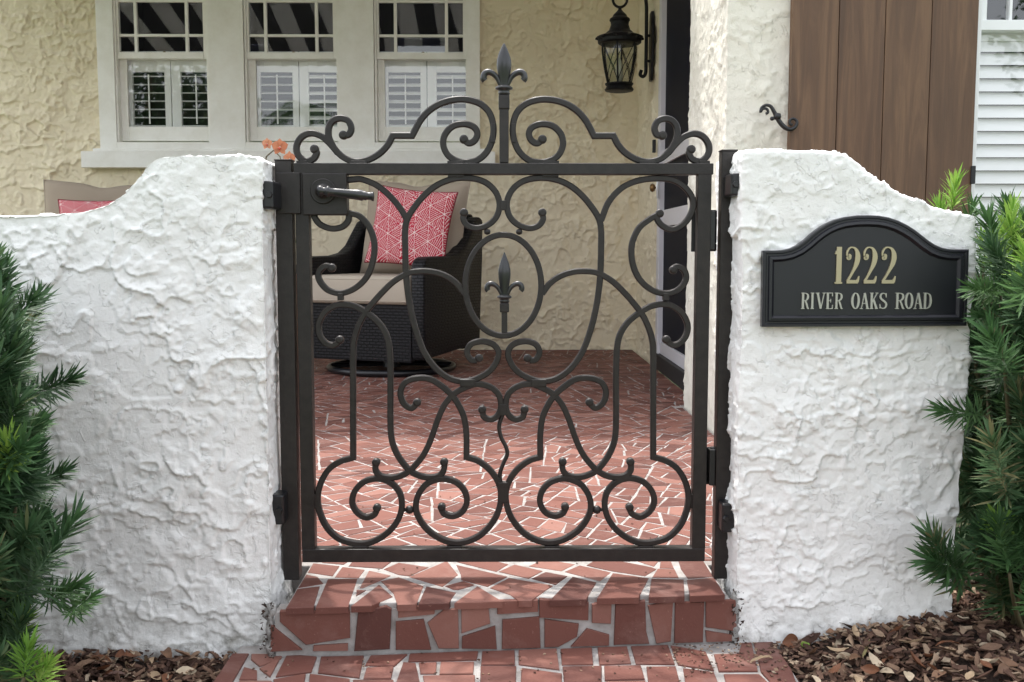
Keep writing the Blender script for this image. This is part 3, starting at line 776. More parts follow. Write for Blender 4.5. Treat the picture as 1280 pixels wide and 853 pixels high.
post(896.5, 915.2, 190, 712, 'dark iron hinge post fixed to the pier on the right', [(.07, 218, 246), (.045, 627, 663)])

# ------------------------------------------------------------------ house
house = thing('house', 'tan and white stucco house with a tiled porch behind the gate', 'house', (0, 4.55, 0))
HL = Vector((0, 4.55, 0))
def hb(mb, name, mat, parent=None, **kw):
    """build with world coordinates under the house (whose origin is HL)"""
    mb.v = [(x-HL.x, y-HL.y, z-HL.z) for x, y, z in mb.v]
    return mb.build(name, mat, parent or house, **kw)
def stucco_path(path, z0, z1, cell, seed, mat, amp, s, holes=(), base=None):
    """wall skin along a plan polyline; outward normal is to the right of travel; holes (s0,s1,z0,z1)"""
    P = [Vector(p) for p in path]; seg = [(P[i+1]-P[i]).length for i in range(len(P)-1)]; T = sum(seg)
    nu, nv = int(T/cell)+1, int((z1-z0)/cell)+1
    us = np.linspace(0, T, nu); zs = np.linspace(z0, z1, nv)
    # snap the hole borders
    for h in holes:
        for b in h[:2]:
            us[np.argmin(abs(us-b))] = b
        for b in h[2:]:
            if z0 < b < z1: zs[np.argmin(abs(zs-b))] = b
    cum = np.concatenate([[0], np.cumsum(seg)]); xy = np.empty((nu, 2)); nn = np.empty((nu, 2))
    for i, u in enumerate(us):
        k = min(len(seg)-1, max(0, int(np.searchsorted(cum, u, side='right')-1))); t = (u-cum[k])/seg[k]
        q = P[k].lerp(P[k+1], t); xy[i] = (q.x, q.y)
        d = (P[k+1]-P[k]).normalized(); n = Vector((d.y, -d.x))
        for kk, c in enumerate(cum[1:-1]):
            if abs(u-c) < .02:
                d2a = (P[kk+1]-P[kk]).normalized(); d2b = (P[kk+2]-P[kk+1]).normalized()
                n = (Vector((d2a.y, -d2a.x))*(.5-(u-c)/.04)+Vector((d2b.y, -d2b.x))*(.5+(u-c)/.04)).normalized()
        nn[i] = (n.x, n.y)
    X, Zg = np.meshgrid(np.arange(nu), zs, indexing='ij')
    V = np.stack([xy[X.ravel(), 0], xy[X.ravel(), 1], Zg.ravel()], 1); N = np.stack([nn[X.ravel(), 0], nn[X.ravel(), 1], np.zeros(nu*nv)], 1)
    h = stucco_h(V, seed, amp, s)+.004*amp*fbm(V*1.5, seed+9, 2)
    V = V+N*(h-.006*amp)[:, None]-np.array([HL.x, HL.y, HL.z])
    I, J = np.meshgrid(np.arange(nu-1), np.arange(nv-1), indexing='ij'); I = I.ravel(); J = J.ravel()
    keep = np.ones(len(I), bool); um = (us[I]+us[I+1])/2; zm = (zs[J]+zs[J+1])/2
    for a, b, c, d in holes: keep &= ~((um > a) & (um < b) & (zm > c) & (zm < d))
    I, J = I[keep], J[keep]; F = np.stack([I*nv+J, (I+1)*nv+J, (I+1)*nv+J+1, I*nv+J+1], 1)
    return mesh_from_np('wall', V, F, mat, house, True)
YB = 4.55
def bx(px): return at_y(px, 120, YB).x
def bz(py): return at_y(400, py, YB).z
XL = -3.6
wx0, wx1 = bx(128), bx(596)
wz0, wz1 = bz(183), bz(-75)
bw = stucco_path([(XL, YB), (.90, YB)], -.05, 2.36, .0066, 301, M['walltan'], 2.7, .55, holes=[(wx0+.02-XL, wx1-.02-XL, wz0, wz1-.02)])
stucco_path([(XL, YB), (.90, YB)], 2.36, 3.0, .03, 301, M['walltan'], 1.0, .5, holes=[(wx0+.02-XL, wx1-.02-XL, wz0, wz1-.02)])
# side wall, travel from the back corner towards the camera: outward normal -x
DY0, DY1 = at_x(861, 400, .845).y-.45, at_x(823, 400, .845).y
DZ1 = 2.15
stucco_path([(.845, YB+.05), (.845, 2.2)], -.05, 3.0, .0075, 311, M['walltan'], 2.0, .6, holes=[(YB+.05-DY1, YB+.05-DY0, -.1, DZ1)])
# wing corner
WFY = 1.5; wingx0 = at_y(907, 90, WFY).x; print('wing', wingx0, at_x(866, 90, wingx0), at_x(861, 507, wingx0))
rwx0, rwx1 = at_y(1218, 100, WFY).x, at_y(1218, 100, WFY).x+.80
rwz0, rwz1 = -.02+.35, at_y(1250, -130, WFY).z
off = (.845-wingx0)+.70
stucco_path([(.845, 2.2), (wingx0, 2.2), (wingx0, WFY), (3.4, WFY)], -.24, 3.0, .0075, 321, M['wingwhite'], 1.0, .75, holes=[(off+rwx0-wingx0, off+rwx1-wingx0, rwz0, rwz1)])
# soffit over everything (porch ceiling edge is above the frame)
hb(MB().box(XL, 3.4, WFY-.35, 4.9, 3.0, 3.1), 'eaves', M['trim']) if 0 else None
# ---- windows of the porch wall
def zrow(y): return bz(y)
win = MB()
YF = YB-.026                       # casing face
def cas(m, a, b, c, d, y0=YF, y1=YB+.03): m.box(bx(a), bx(b), y0, y1, zrow(d), zrow(c))
unit = MB()
cas(unit, 125, 146, -75, 189); cas(unit, 262, 307, -75, 189); cas(unit, 423.5, 468.5, -75, 189); cas(unit, 585, 600, -75, 189)
cas(unit, 146, 262, 178.5, 189, YF+.001); cas(unit, 307, 423.5, 178.5, 189, YF+.001); cas(unit, 468.5, 585, 178.5, 189, YF+.001)
cas(unit, 125, 600, -90, -75, YF-.002)
wu = hb(unit, 'window_casing', M['trim'], bevel=.002)
s_ = MB(); s_.box(bx(105), bx(619), YB-.085, YB+.0, zrow(211), zrow(191)); s_.box(bx(118), bx(607), YB-.06, YB, zrow(190.6), zrow(187))
hb(s_, 'sill', M['trim'], bevel=.003)
for wi in range(3):
    o = wi*161.5 - (0 if wi < 2 else 0)
    fr = MB()   # inner jamb frame
    fr.box(bx(146+o)+.0005, bx(148.5+o), YF+.012, YB+.07, zrow(178), zrow(-74)); fr.box(bx(260+o), bx(262+o)-.0005, YF+.012, YB+.07, zrow(178), zrow(-74))
    w = hb(fr, 'window', M['trim'], bevel=.001)
    us = MB(); y0, y1 = YB-.002, YB+.028
    us.box(bx(148.6+o), bx(151.5+o), y0, y1, zrow(74), zrow(-73)); us.box(bx(256+o), bx(259.9+o), y0, y1, zrow(74), zrow(-73))
    us.box(bx(151.5+o), bx(256+o), y0-.004, y1, zrow(74), zrow(66)); us.box(bx(151.5+o), bx(256+o), y0, y1, zrow(-62), zrow(-73))
    hb(us, 'upper_sash', M['trim'], w, bevel=.0015)
    for a in (172, 235.5):
        hb(MB().box(bx(a-1.9+o), bx(a+1.9+o), y0+.004, y1-.004, zrow(65.9), zrow(-62)), 'muntin', M['trim'], w, bevel=.0015)
    for r in (44.5, 1.5, -43):
        hb(MB().box(bx(151.6+o), bx(255.9+o), y0+.006, y1-.006, zrow(r+1.6), zrow(r-1.6)), 'muntin', M['trim'], w, bevel=.0015)
    cols = ((151.5, 170.1), (173.9, 233.6), (237.4, 256)); rows = ((46.1, 66), (3.1, 42.9), (-41.4, -.1), (-62, -44.6))
    for ci, (ca, cb_) in enumerate(cols):
        for ra, rb_ in rows:
            tw = rr.gauss(0, .0012); tz = rr.gauss(0, .001)
            x0_, x1_, z0_, z1_ = bx(ca+o), bx(cb_+o), zrow(rb_), zrow(ra); yy = YB+.014
            m = MB(); m.add([(x0_, yy-tw-tz, z0_), (x1_, yy+tw-tz, z0_), (x1_, yy+tw+tz, z1_), (x0_, yy-tw+tz, z1_)], [(0, 1, 2, 3)])
            hb(m, 'pane', M['glass'], w, fix=False)
    ls = MB(); y0, y1 = YB+.030, YB+.056
    ls.box(bx(148.6+o), bx(157.5+o), y0, y1, zrow(176), zrow(66)); ls.box(bx(251+o)+.035, bx(260+o), y0, y1, zrow(176), zrow(66)) if 0 else ls.box(bx(259+o), bx(260+o), y0, y1, zrow(176), zrow(66))
    ls.box(bx(157.5+o), bx(259+o), y0, y1, zrow(176), zrow(158)); ls.box(bx(157.5+o), bx(259+o), y0, y1, zrow(74), zrow(66.5))
    hb(ls, 'lower_sash', M['trim'], w, bevel=.0015)
    m = MB(); m.add([(bx(157+o), YB+.043, zrow(158.5)), (bx(259.5+o), YB+.043, zrow(158.5)), (bx(259.5+o), YB+.044, zrow(73)), (bx(157+o), YB+.044, zrow(73))], [(0, 1, 2, 3)])
    hb(m, 'pane', M['glass'], w, fix=False)
    hb(MB().lathe([(.004, 0), (.011, .003), (.010, .007), (.004, .011)], (bx(206+o), YB+.018, zrow(66.3)), 12), 'sash_lock', M['brass'], w)
    # interior plantation shutters
    ys = YB+.085
    for (a, b) in ((148, 209.3), (210.2, 262)):
        la, lb_ = (161, 201.5) if a < 200 else (222, 259.5)
        sh = MB(); sh.box(bx(a+o), bx(la+o), ys-.014, ys+.014, zrow(182), zrow(62)); sh.box(bx(lb_+o), bx(b+o), ys-.014, ys+.014, zrow(182), zrow(62))
        sh.box(bx(la+o), bx(lb_+o), ys-.0135, ys+.0135, zrow(182), zrow(155.5)); sh.box(bx(la+o), bx(lb_+o), ys-.0135, ys+.0135, zrow(88), zrow(62))
        hb(sh, 'shutter_frame', M['slat'], w, bevel=.002)
        tilt = radians((12, 38, 40)[wi] if a > 200 else (12, 20, 36)[wi])
        for k in range(7):
            zc = zrow(93.2+k*10.45); hw = .023
            dy, dz = cos(tilt)*hw, sin(tilt)*hw; tx, tz_ = -sin(tilt)*.0035, cos(tilt)*.0035
            xa, xb = bx(la+o)+.001, bx(lb_+o)-.001
            sec = [(-dy, -dz), (-dy*.5+tx, -dz*.5+tz_), (dy*.5+tx, dz*.5+tz_), (dy, dz), (dy*.5-tx, dz*.5-tz_), (-dy*.5-tx, -dz*.5-tz_)]
            m = MB(); m.prism([(ys+p, zc+q) for p, q in sec], xa, xb, 'x'); hb(m, 'slat', M['slat'], w)
        xm = (bx(la+o)+bx(lb_+o))/2
        hb(MB().box(xm+.004, xm+.012, ys-.037, ys-.029, zrow(154), zrow(92)), 'tilt_rod', M['slat'], w)
# dark room behind
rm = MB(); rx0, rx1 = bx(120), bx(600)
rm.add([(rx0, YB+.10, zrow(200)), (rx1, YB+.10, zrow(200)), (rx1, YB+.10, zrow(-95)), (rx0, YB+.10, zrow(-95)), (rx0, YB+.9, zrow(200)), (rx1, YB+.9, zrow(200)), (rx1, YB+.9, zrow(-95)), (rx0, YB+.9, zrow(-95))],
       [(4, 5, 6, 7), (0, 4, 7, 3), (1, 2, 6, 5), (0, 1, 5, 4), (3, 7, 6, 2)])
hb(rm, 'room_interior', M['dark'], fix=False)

# ---- door in the side wall
xd = .845
dr = MB()
ya, yb2 = DY0, DY1
dr.box(xd-.012, xd+.05, ya, ya+.05, -.0, DZ1); dr.box(xd-.012, xd+.05, yb2-.045, yb2+.03, -.0, DZ1+.04); dr.box(xd-.012, xd+.05, ya, yb2, DZ1-.03, DZ1+.04)
door = hb(dr, 'door_frame', M['door'], bevel=.003)
zt0 = at_x(840, 452, xd).z
lf = MB(); z_ = lambda px, py: at_x(px, py, xd).z
zb0 = .035; zb1 = z_(840, 437); za0, za1 = z_(845, 281), z_(845, 259); zc0, zc1 = z_(855, 206.5), z_(855, 183)
zc0, zc1 = z_(845, 197), z_(845, 178)
def rail(z0, z1, nm='door_rail', x0=xd+.004): return hb(MB().box(x0, xd+.04, ya+.05, yb2-.045, z0, z1), nm, M['door'], door, bevel=.002)
rail(zb0+.05, zb1, 'door_panel', xd+.002); rail(za0, za1); rail(zc0, zc1); rail(DZ1-.15, DZ1-.03)
hb(MB().box(xd+.003, xd+.039, yb2-.085, yb2-.0455, zb0+.05, DZ1-.03), 'door_stile', M['door'], door) if 0 else None
for (p, q) in ((zb1, za0), (za1, zc0), (zc1, DZ1-.15)):
    hb(MB().box(xd+.016, xd+.022, ya+.05, yb2-.045, p, q), 'pane', M['doorglass'], door)
hb(MB().box(xd-.020, xd+.045, ya, yb2, .0012, zb0+.049), 'threshold', M['thresh'], door, bevel=.003)
p = at_x(819, 183, xd-.015); hb(MB().box(xd-.030, xd-.0125, p.y-.012, p.y+.012, p.z-.035, p.z+.035), 'door_latch', M['thresh'], door, bevel=.003)
p = at_x(816, 235, xd-.04); m = MB(); m.lathe([(.004, -.002), (.018, .002), (.024, .012), (.018, .024), (.006, .028), (.006, .05)], (xd-.055, p.y, p.z), 14, axis='x')
hb(m, 'door_knob', M['brass'], door, smooth=True)
m = MB(); m.tube([(xd-.020, p.y-.05, p.z+.05), (xd-.024, p.y-.05, p.z), (xd-.020, p.y-.05, p.z-.06)], .006, 8); hb(m, 'pull_handle', M['wtrim'], door, smooth=True)

# ---- plank shutter on the wing
def wxz(px, py, Y=WFY-.03): q = at_y(px, py, Y); return q.x, q.z
SY0, SY1 = WFY-.048, WFY-.014
xs = [wxz(988, 60)[0], wxz(1046, 60)[0], wxz(1103.5, 60)[0], wxz(1161, 60)[0], wxz(1219, 60)[0]]
sz0, sz1 = .30, rwz1
bk = MB(); bk.box(xs[0]+.004, xs[4]-.004, SY1-.012, SY1+.010, sz0+.004, sz1-.004)
shut = hb(bk, 'plank_shutter', M['wood'])
for k in range(4):
    hb(MB().box(xs[k]+.0011, xs[k+1]-.0011, SY0+rr.uniform(-.0006, .0006), SY1-.0125, sz0, sz1), 'plank', M['wood'], shut, bevel=.0018)
q = wxz(1214, 219, SY0); hb(MB().box(q[0]-.004, q[0]+.011, SY0-.010, SY0-.0015, q[1]-.030, q[1]+.030), 'hinge', M['thresh'], shut, bevel=.002)
# scroll shutter dog
def wq(px, py): q = at_y(px, py, SY0-.02); return (q.x, q.z)
Z = lambda u, v: (720+u/4.49, v/4.49)
P = crom([wq(*Z(u, v)) for u, v in [(1062,634),(1078,628),(1078,610),(1058,608),(1040,625),(1046,652),(1070,655)][::-1]], 4)
P = crom([wq(*Z(u, v)) for u, v in [(1066,640),(1078,630),(1070,612),(1048,612),(1036,630),(1042,605),(1066,592),(1092,598),(1110,625),(1128,660),(1150,695),(1175,718),(1205,728),(1232,712),(1240,685),(1222,668),(1202,674),(1200,695),(1214,702)]], 5)
L = len(P); m = MB(); m.tube([(x, SY0-.02, z) for x, z in P], [.0045+.0035*math.exp(-((i/L-.55)/.16)**2) for i in range(L)], 10)
x, z = wq(*Z(1130, 655)); m.lathe([(.003, -.012), (.011, -.009), (.013, 0), (.011, .009), (.003, .012)], (x, SY0-.02, z), 12)
m.lathe([(.006, 0), (.006, .05)], (x, SY0-.02, z), 10, axis='y')
x, z = wq(*Z(1098, 668)); m.lathe([(.007*sin(a)+.0003, -.007*cos(a)) for a in [pi*k/6 for k in range(7)]], (x, SY0-.025, z), 10)
hb(m, 'shutter_dog', M['hinge'], smooth=True)

# ---- wing window
def vx(px): return at_y(px, 100, WFY-.01).x
def vz(py): return at_y(1250, py, WFY-.01).z
wf = MB(); x0, x1 = vx(1222), rwx1
wf.box(vx(1213.5)+.008, x0, WFY-.025, WFY+.06, rwz0, rwz1); wf.box(x1-.03, x1+.02, WFY-.025, WFY+.06, rwz0, rwz1)
wf.box(x0, x1-.03, WFY-.024, WFY+.06, rwz0-.0, rwz0+.05); wf.box(x0, x1-.03, WFY-.024, WFY+.06, rwz1-.04, rwz1)
ww = hb(wf, 'window', M['wtrim'], bevel=.002); ww['label'] = 'white sash window with closed white louvres beside the brown shutter'
us = MB(); us.box(x0, x1-.03, WFY-.012, WFY+.03, vz(38), vz(25)); us.box(x0, vx(1231), WFY-.006, WFY+.03, vz(25), rwz1-.04); hb(us, 'upper_sash', M['wtrim'], ww, bevel=.0015)
mx_ = [vx(1231), vx(1260), vx(1263.5), vx(1330), vx(1333.5), x1-.03]
for a, b in ((1, 2), (3, 4)): hb(MB().box(mx_[a], mx_[b], WFY+.0, WFY+.024, vz(24.9), rwz1-.04), 'muntin', M['wtrim'], ww)
for a, b in ((0, 1), (2, 3), (4, 5)):
    m = MB(); m.add([(mx_[a], WFY+.012, vz(25)), (mx_[b], WFY+.012, vz(25)), (mx_[b], WFY+.014, rwz1-.05), (mx_[a], WFY+.014, rwz1-.05)], [(0, 1, 2, 3)]); hb(m, 'pane', M['glass'], ww, fix=False)
m = MB(); m.add([(x0, WFY+.030, rwz0+.05), (x1-.03, WFY+.030, rwz0+.05), (x1-.03, WFY+.030, vz(38)), (x0, WFY+.030, vz(38))], [(0, 1, 2, 3)]); hb(m, 'pane', M['glass'], ww, fix=False)
k = 0; y = 50
while vz(y) > rwz0+.08:
    zc = vz(y+3); m = MB()
    m.prism([(WFY+.040, zc-.0215), (WFY+.046, zc-.0215), (WFY+.066, zc+.020), (WFY+.062, zc+.0215)], x0+.001, x1-.031, 'x'); hb(m, 'slat', M['slat'], ww); y += 16.75
    k += 1
hb(MB().box(x0, x1-.03, WFY+.05, WFY+.08, vz(47), vz(36)), 'shutter_frame', M['slat'], ww)
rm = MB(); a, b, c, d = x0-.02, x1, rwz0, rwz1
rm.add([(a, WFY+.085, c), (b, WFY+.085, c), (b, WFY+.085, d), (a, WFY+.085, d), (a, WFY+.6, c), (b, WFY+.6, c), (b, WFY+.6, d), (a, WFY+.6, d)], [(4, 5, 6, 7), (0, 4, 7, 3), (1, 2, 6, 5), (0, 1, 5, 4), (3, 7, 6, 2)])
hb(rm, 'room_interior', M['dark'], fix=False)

# ---- striped awning over the porch
def awnm():
    m = newmat('navy and white awning stripes', (.5, .5, .5), .85); t = NT(m); tc = t.n('ShaderNodeTexCoord'); sep = t.n('ShaderNodeSeparateXYZ'); t.l(tc.outputs['Object'], sep.inputs[0])
    mo = t.n('ShaderNodeMath', {1: .15}, operation='PINGPONG'); t.l(sep.outputs[0], mo.inputs[0])
    gt = t.n('ShaderNodeMath', {1: .075}, operation='GREATER_THAN'); t.l(mo.outputs[0], gt.inputs[0])
    c = t.mix(gt.outputs[0], (.012, .018, .06), (.72, .72, .70)); t.base(c)
    o = [n for n in t.t.nodes if n.type == 'OUTPUT_MATERIAL'][0]
    tl = t.n('ShaderNodeBsdfTranslucent'); t.l(c, tl.inputs[0]); mx = t.n('ShaderNodeMixShader', {0: .42})
    t.l(t.b.outputs[0], mx.inputs[1]); t.l(tl.outputs[0], mx.inputs[2]); t.l(mx.outputs[0], o.inputs[0]); return m
M['awning'] = awnm()
AZ0, AZ1, AY = 2.76, 2.26, 2.35
aw = thing('awning', 'navy and white striped awning above the porch, mirrored in the window panes', 'awning', (0, YB-.03, 0))
m = MB(); m.add([(-3.5, 0, AZ0), (.80, 0, AZ0), (.80, AY-YB+.03, AZ1), (-3.5, AY-YB+.03, AZ1)], [(0, 1, 2, 3)]); m.add([(x, y, z+.004) for x, y, z in m.v], [(3, 2, 1, 0)])
m.build('canopy', M['awning'], aw, fix=False)
m = MB(); n = 60; yy = AY-YB+.025
for k in range(n):
    xa, xb = -3.5+4.3*k/n, -3.5+4.3*(k+1)/n; f = lambda x: AZ1-.05-.02*abs(sin(x*pi/.15))
    m.add([(xa, yy, AZ1), (xb, yy, AZ1), (xb, yy, f(xb)), (xa, yy, f(xa))], [(0, 1, 2, 3)])
m.build('valance', M['awning'], aw, fix=False)

# ------------------------------------------------------------------ lantern
LX, LY = .655, 3.87
lz0 = at_y(770, 115, LY).z; u_ = 1/ (1275/(LY+1.985+.1)); 
lan = thing('wall_lantern', 'black glass lantern with crossed bars hanging from a scroll bracket by the door', 'lantern', (LX, LY, lz0))
LM = M['lantern']
def zr(py): return (115-py)*.00461
MB().lathe([(.06, 0), (.078, .004), (.082, .012), (.070, .030), (.080, .040), (.080, .046), (.055, .048)], (0, 0, 0), 28).build('base_ring', LM, lan, smooth=False)
MB().lathe([(.066, .046), (.082, .11), (.097, .19), (.100, .24), (.096, .27)], (0, 0, 0), 28).build('glass_shade', M['lglass'], lan, smooth=True)
for k in range(6):
    a = k*pi/3+.3; m = MB()
    m.tube([(r*cos(a), r*sin(a), z) for r, z in crom([(.070, .044), (.086, .11), (.100, .19), (.104, .24), (.100, .275)], 4)], .005, 6); m.build('rib', LM, lan, smooth=True)
    b = a+pi/3; prof = [(.072, .05), (.088, .11), (.102, .19), (.104, .262)]
    for (s0, s1) in ((a, b), (b, a)):
        pts = []
        for i in range(9):
            t = i/8; zz = .05+.212*t; r = np.interp(zz, [q[1] for q in prof], [q[0] for q in prof])
            # bars run straight between the ribs
            A = Vector((cos(s0), sin(s0), 0)); B = Vector((cos(s1), sin(s1), 0)); pts.append((A*(1-t)+B*t)*r+Vector((0, 0, zz)))
        MB().tube(pts, .0025, 5).build('cross_bar', LM, lan)
MB().lathe([(.110, .262), (.122, .270), (.124, .288), (.132, .300), (.120, .306), (.085, .318), (.060, .340), (.050, .368), (.052, .385), (.058, .392), (.056, .402), (.042, .412), (.036, .425), (.020, .440), (.010, .452), (.009, .470)], (0, 0, 0), 28).build('cap', LM, lan, smooth=False)
for k in range(10):
    a = 2*pi*k/10; MB().lathe([(.001, .0), (.012, .004), (.010, .014), (.001, .018)], (.126*cos(a), .126*sin(a), .284), 8).build('cap_bead', LM, lan, smooth=True)
MB().tube([(.045*cos(a)*.9, 0, .510+.045*sin(a)) for a in [2*pi*k/20 for k in range(20)]], .0075, 8, closed=True).build('hanging_ring', LM, lan, smooth=True)
MB().lathe([(.012, .05), (.020, .08), (.022, .13), (.012, .17), (.004, .19)], (0, 0, 0), 14).build('bulb', newmat('clear bulb', (.6, .58, .5), .2), lan, smooth=True)
arm = crom([(.125, .12), (.118, .095), (.135, .085), (.148, .105), (.150, .17), (.150, .40), (.146, .50), (.125, .57), (.08, .615), (.03, .61), (.0, .565), (.0, .545)], 5)
MB().tube([(x, 0, z) for x, z in arm], .010, 8).build('bracket_arm', LM, lan, smooth=True)
bp = MB(); pr = []
for k in range(25):
    t = k/24; zz = .06+t*.38; pr.append((.030+.026*sin(pi*t)+.008*abs(sin(t*5*pi)), zz))
poly = [(w_, z_) for w_, z_ in pr]+[(-w_, z_) for w_, z_ in reversed(pr)]
bp.prism(poly, .172, .188, 'x'); bp.build('back_plate', LM, lan, bevel=.004)
MB().tube([(.150, 0, .31), (.174, 0, .31)], .008, 8).build('bracket_pin', LM, lan); MB().tube([(.150, 0, .17), (.174, 0, .17)], .008, 8).build('bracket_pin', LM, lan)

# ------------------------------------------------------------------ chairs
def soft(name, w, h, t, mat, parent, loc, rot, pinch=.06, dip=0, n=28, puff=.32, color=None, wr=.004, seed=1):
    """cushion: w along x, h along z, t thickness along y"""
    us = np.linspace(-1, 1, n); U, V_ = np.meshgrid(us, us, indexing='ij')
    Ue = np.sign(U)*np.abs(U)**.8; Ve = np.sign(V_)*np.abs(V_)**.8; U2, V2 = Ue, Ve
    X = U2*w/2*(1-pinch*(1-V2**2)); Zz = V2*h/2*(1-pinch*(1-U2**2))
    if dip: Zz = Zz - dip*np.exp(-(U2/.25)**2)*(V2 > 0)*V2**3
    T = t/2*np.clip((1-np.abs(U2)**2.6), 0, 1)**puff*np.clip((1-np.abs(V2)**2.6), 0, 1)**puff
    Pn = np.stack([X.ravel(), Zz.ravel(), np.full(X.size, seed*3.1)], 1)
    wrk = fbm(Pn*7, seed, 3).reshape(X.shape)*wr*2*(T/(t/2))
    A = np.stack([X, -T-wrk, Zz], -1).reshape(-1, 3); B = np.stack([X, T, Zz], -1).reshape(-1, 3); V = np.concatenate([A, B])
    I, J = np.meshgrid(np.arange(n-1), np.arange(n-1), indexing='ij'); I = I.ravel(); J = J.ravel(); F = np.stack([I*n+J, (I+1)*n+J, (I+1)*n+J+1, I*n+J+1], 1)
    F2 = (F+n*n)[:, ::-1]
    o = mesh_from_np(name, V, np.concatenate([F, F2]), mat, parent, True)
    if color is not None:
        ca = o.data.color_attributes.new('Col', 'FLOAT_COLOR', 'POINT')
        c = color(U2.ravel(), V2.ravel()); c = np.concatenate([c, c]); ca.data.foreach_set('color', np.concatenate([c, np.ones((len(c), 1))], 1).astype(np.float32).ravel())
    o.location = loc; o.rotation_euler = rot
    # piping round the edge
    loop = [(X[i, 0], Zz[i, 0]) for i in range(n)]+[(X[-1, j], Zz[-1, j]) for j in range(1, n)]+[(X[i, -1], Zz[i, -1]) for i in range(n-2, -1, -1)]+[(X[0, j], Zz[0, j]) for j in range(n-2, 0, -1)]
    MB().tube([(a, 0, b) for a, b in loop], .0042, 6, closed=True).build('piping', M['piping'] if color is not None else mat, o, smooth=True)
    return o
def pillow_col(U, V):
    red = np.array((.46, .022, .050)); wht = np.array((.78, .66, .64))
    x = U*2.05+.3; y = V*1.75
    # triangular lattice
    d = []
    for th in (0.0, pi/3, 2*pi/3):
        s = (x*cos(th+.12)+y*sin(th+.12))/.72
        d.append((np.abs(s-np.round(s))*.72, np.floor(s)))
    dm = np.minimum(np.minimum(d[0][0], d[1][0]), d[2][0])
    idx = (d[0][1]+d[1][1]*3+d[2][1]*5).astype(int) % 3
    th = np.choose(idx, [.12+pi/2+.45, .12+pi/6, .12+5*pi/6])
    s = (x*np.cos(th)+y*np.sin(th))/.088
    ln = np.abs(s-np.round(s)) < .13
    m = np.where((dm < .016) | ((dm > .05) & ln), 1.0, 0.0)
    return red*(1-m[:, None])+wht*m[:, None]
def arc(a, b, n): return [a+(b-a)*k/(n-1) for k in range(n)]
WK = M['wicker']
def make_chair(label, rz, loc, left=False):
    t = thing('wicker_chair', label, 'chair', loc, rz)
    hw = .375; yf, yk = -.34, .34
    prof = [(yf, .10), (yf-.005, .30), (yf-.002, .56), (yf+.02, .598), (yf+.06, .61), (-.05, .612), (.06, .628), (.14, .67), (.21, .74), (.27, .80), (.33, .825), (.375, .81), (.37, .6), (.33, .13)]
    for s in (1, -1):
        x0, x1 = (hw-.075, hw) if s > 0 else (-hw, -hw+.075)
        MB().prism(prof, x0, x1, 'x').build('arm', WK, t, bevel=.018, seg=4, smooth=True)
    MB().prism([(-hw+.076, .085), (hw-.076, .085), (hw-.076, .37), (-hw+.076, .37)], yf+.004, yf+.05, 'y').build('front_apron', WK, t, bevel=.006)
    m = MB(); m.prism([(.25, .10), (.33, .84), (.385, .84), (.34, .10)], -hw+.06, hw-.06, 'x'); m.build('back_panel', WK, t, bevel=.02, seg=3)
    MB().box(-hw+.07, hw-.07, yf+.045, .30, .30, .365).build('seat_deck', WK, t)
    # seat cushion
    m = MB().box(-hw+.085, hw-.085, yf-.015, .22, .372, .515); m.build('seat_cushion', M['seatcloth'], t, bevel=.028, seg=4, smooth=True)
    for zz in (.39, .497):
        P = [(-hw+.09, yf-.012, zz), (hw-.09, yf-.012, zz), (hw-.09, .2, zz), (-hw+.09, .2, zz)]
        MB().tube([P[0], P[1]], .0035, 6).build('piping', M['seatcloth'], t)
    soft('back_cushion', .62, .53, .17, M['taupe'], t, (.045, .185, .755), (radians(-9), radians(2.0), 0), pinch=.05, dip=.022, puff=.36, seed=4)
    # swivel base
    MB().tube([(.33*cos(a), .0+.33*sin(a), .020) for a in [2*pi*k/48 for k in range(48)]], .017, 10, closed=True).build('base_ring', M['hinge'], t, smooth=True)
    m = MB(); m.lathe([(.05, .02), (.045, .05), (.04, .09), (.16, .10), (.16, .12)], (0, 0, 0), 20); m.build('swivel_hub', M['hinge'], t)
    for k in range(4):
        a = k*pi/2+.5; MB().tube([(.03*cos(a), .03*sin(a), .035), (.32*cos(a), .32*sin(a), .028)], .012, 6).build('spoke', M['hinge'], t)
    MB().box(-hw+.09, hw-.09, yf+.06, .28, .11, .30).build('seat_box', WK, t)
    return t
make_chair('black wicker swivel chair with taupe cushions seen through the gate', radians(-23), (-.600, 3.47, 0))
# its pillow is a thing of its own
def pillow(label, c, rz, rx, ry, w, h):
    t = thing('throw_pillow', label, 'pillow', c, rz)
    soft('pillow_case', w, h, .12, M['pillow'], t, (0, 0, 0), (rx, ry, 0), pinch=.07, n=150, puff=.42, color=pillow_col, wr=.006, seed=9); return t
pc = at_y(515, 285, 3.42)
pillow('red and white patterned pillow leaning in the wicker chair behind the gate', (pc.x, 3.36, pc.z), radians(-16), radians(-14), radians(6), .44, .42)
make_chair('black wicker chair behind the left garden wall, only its taupe back cushion showing', radians(12), (-2.235, 3.55, .0))
pc = at_y(124, 292, 3.36)
pillow('red and white pillow peeping over the left garden wall', (pc.x, 3.36, pc.z), radians(8), radians(-10), radians(-1), .40, .36)

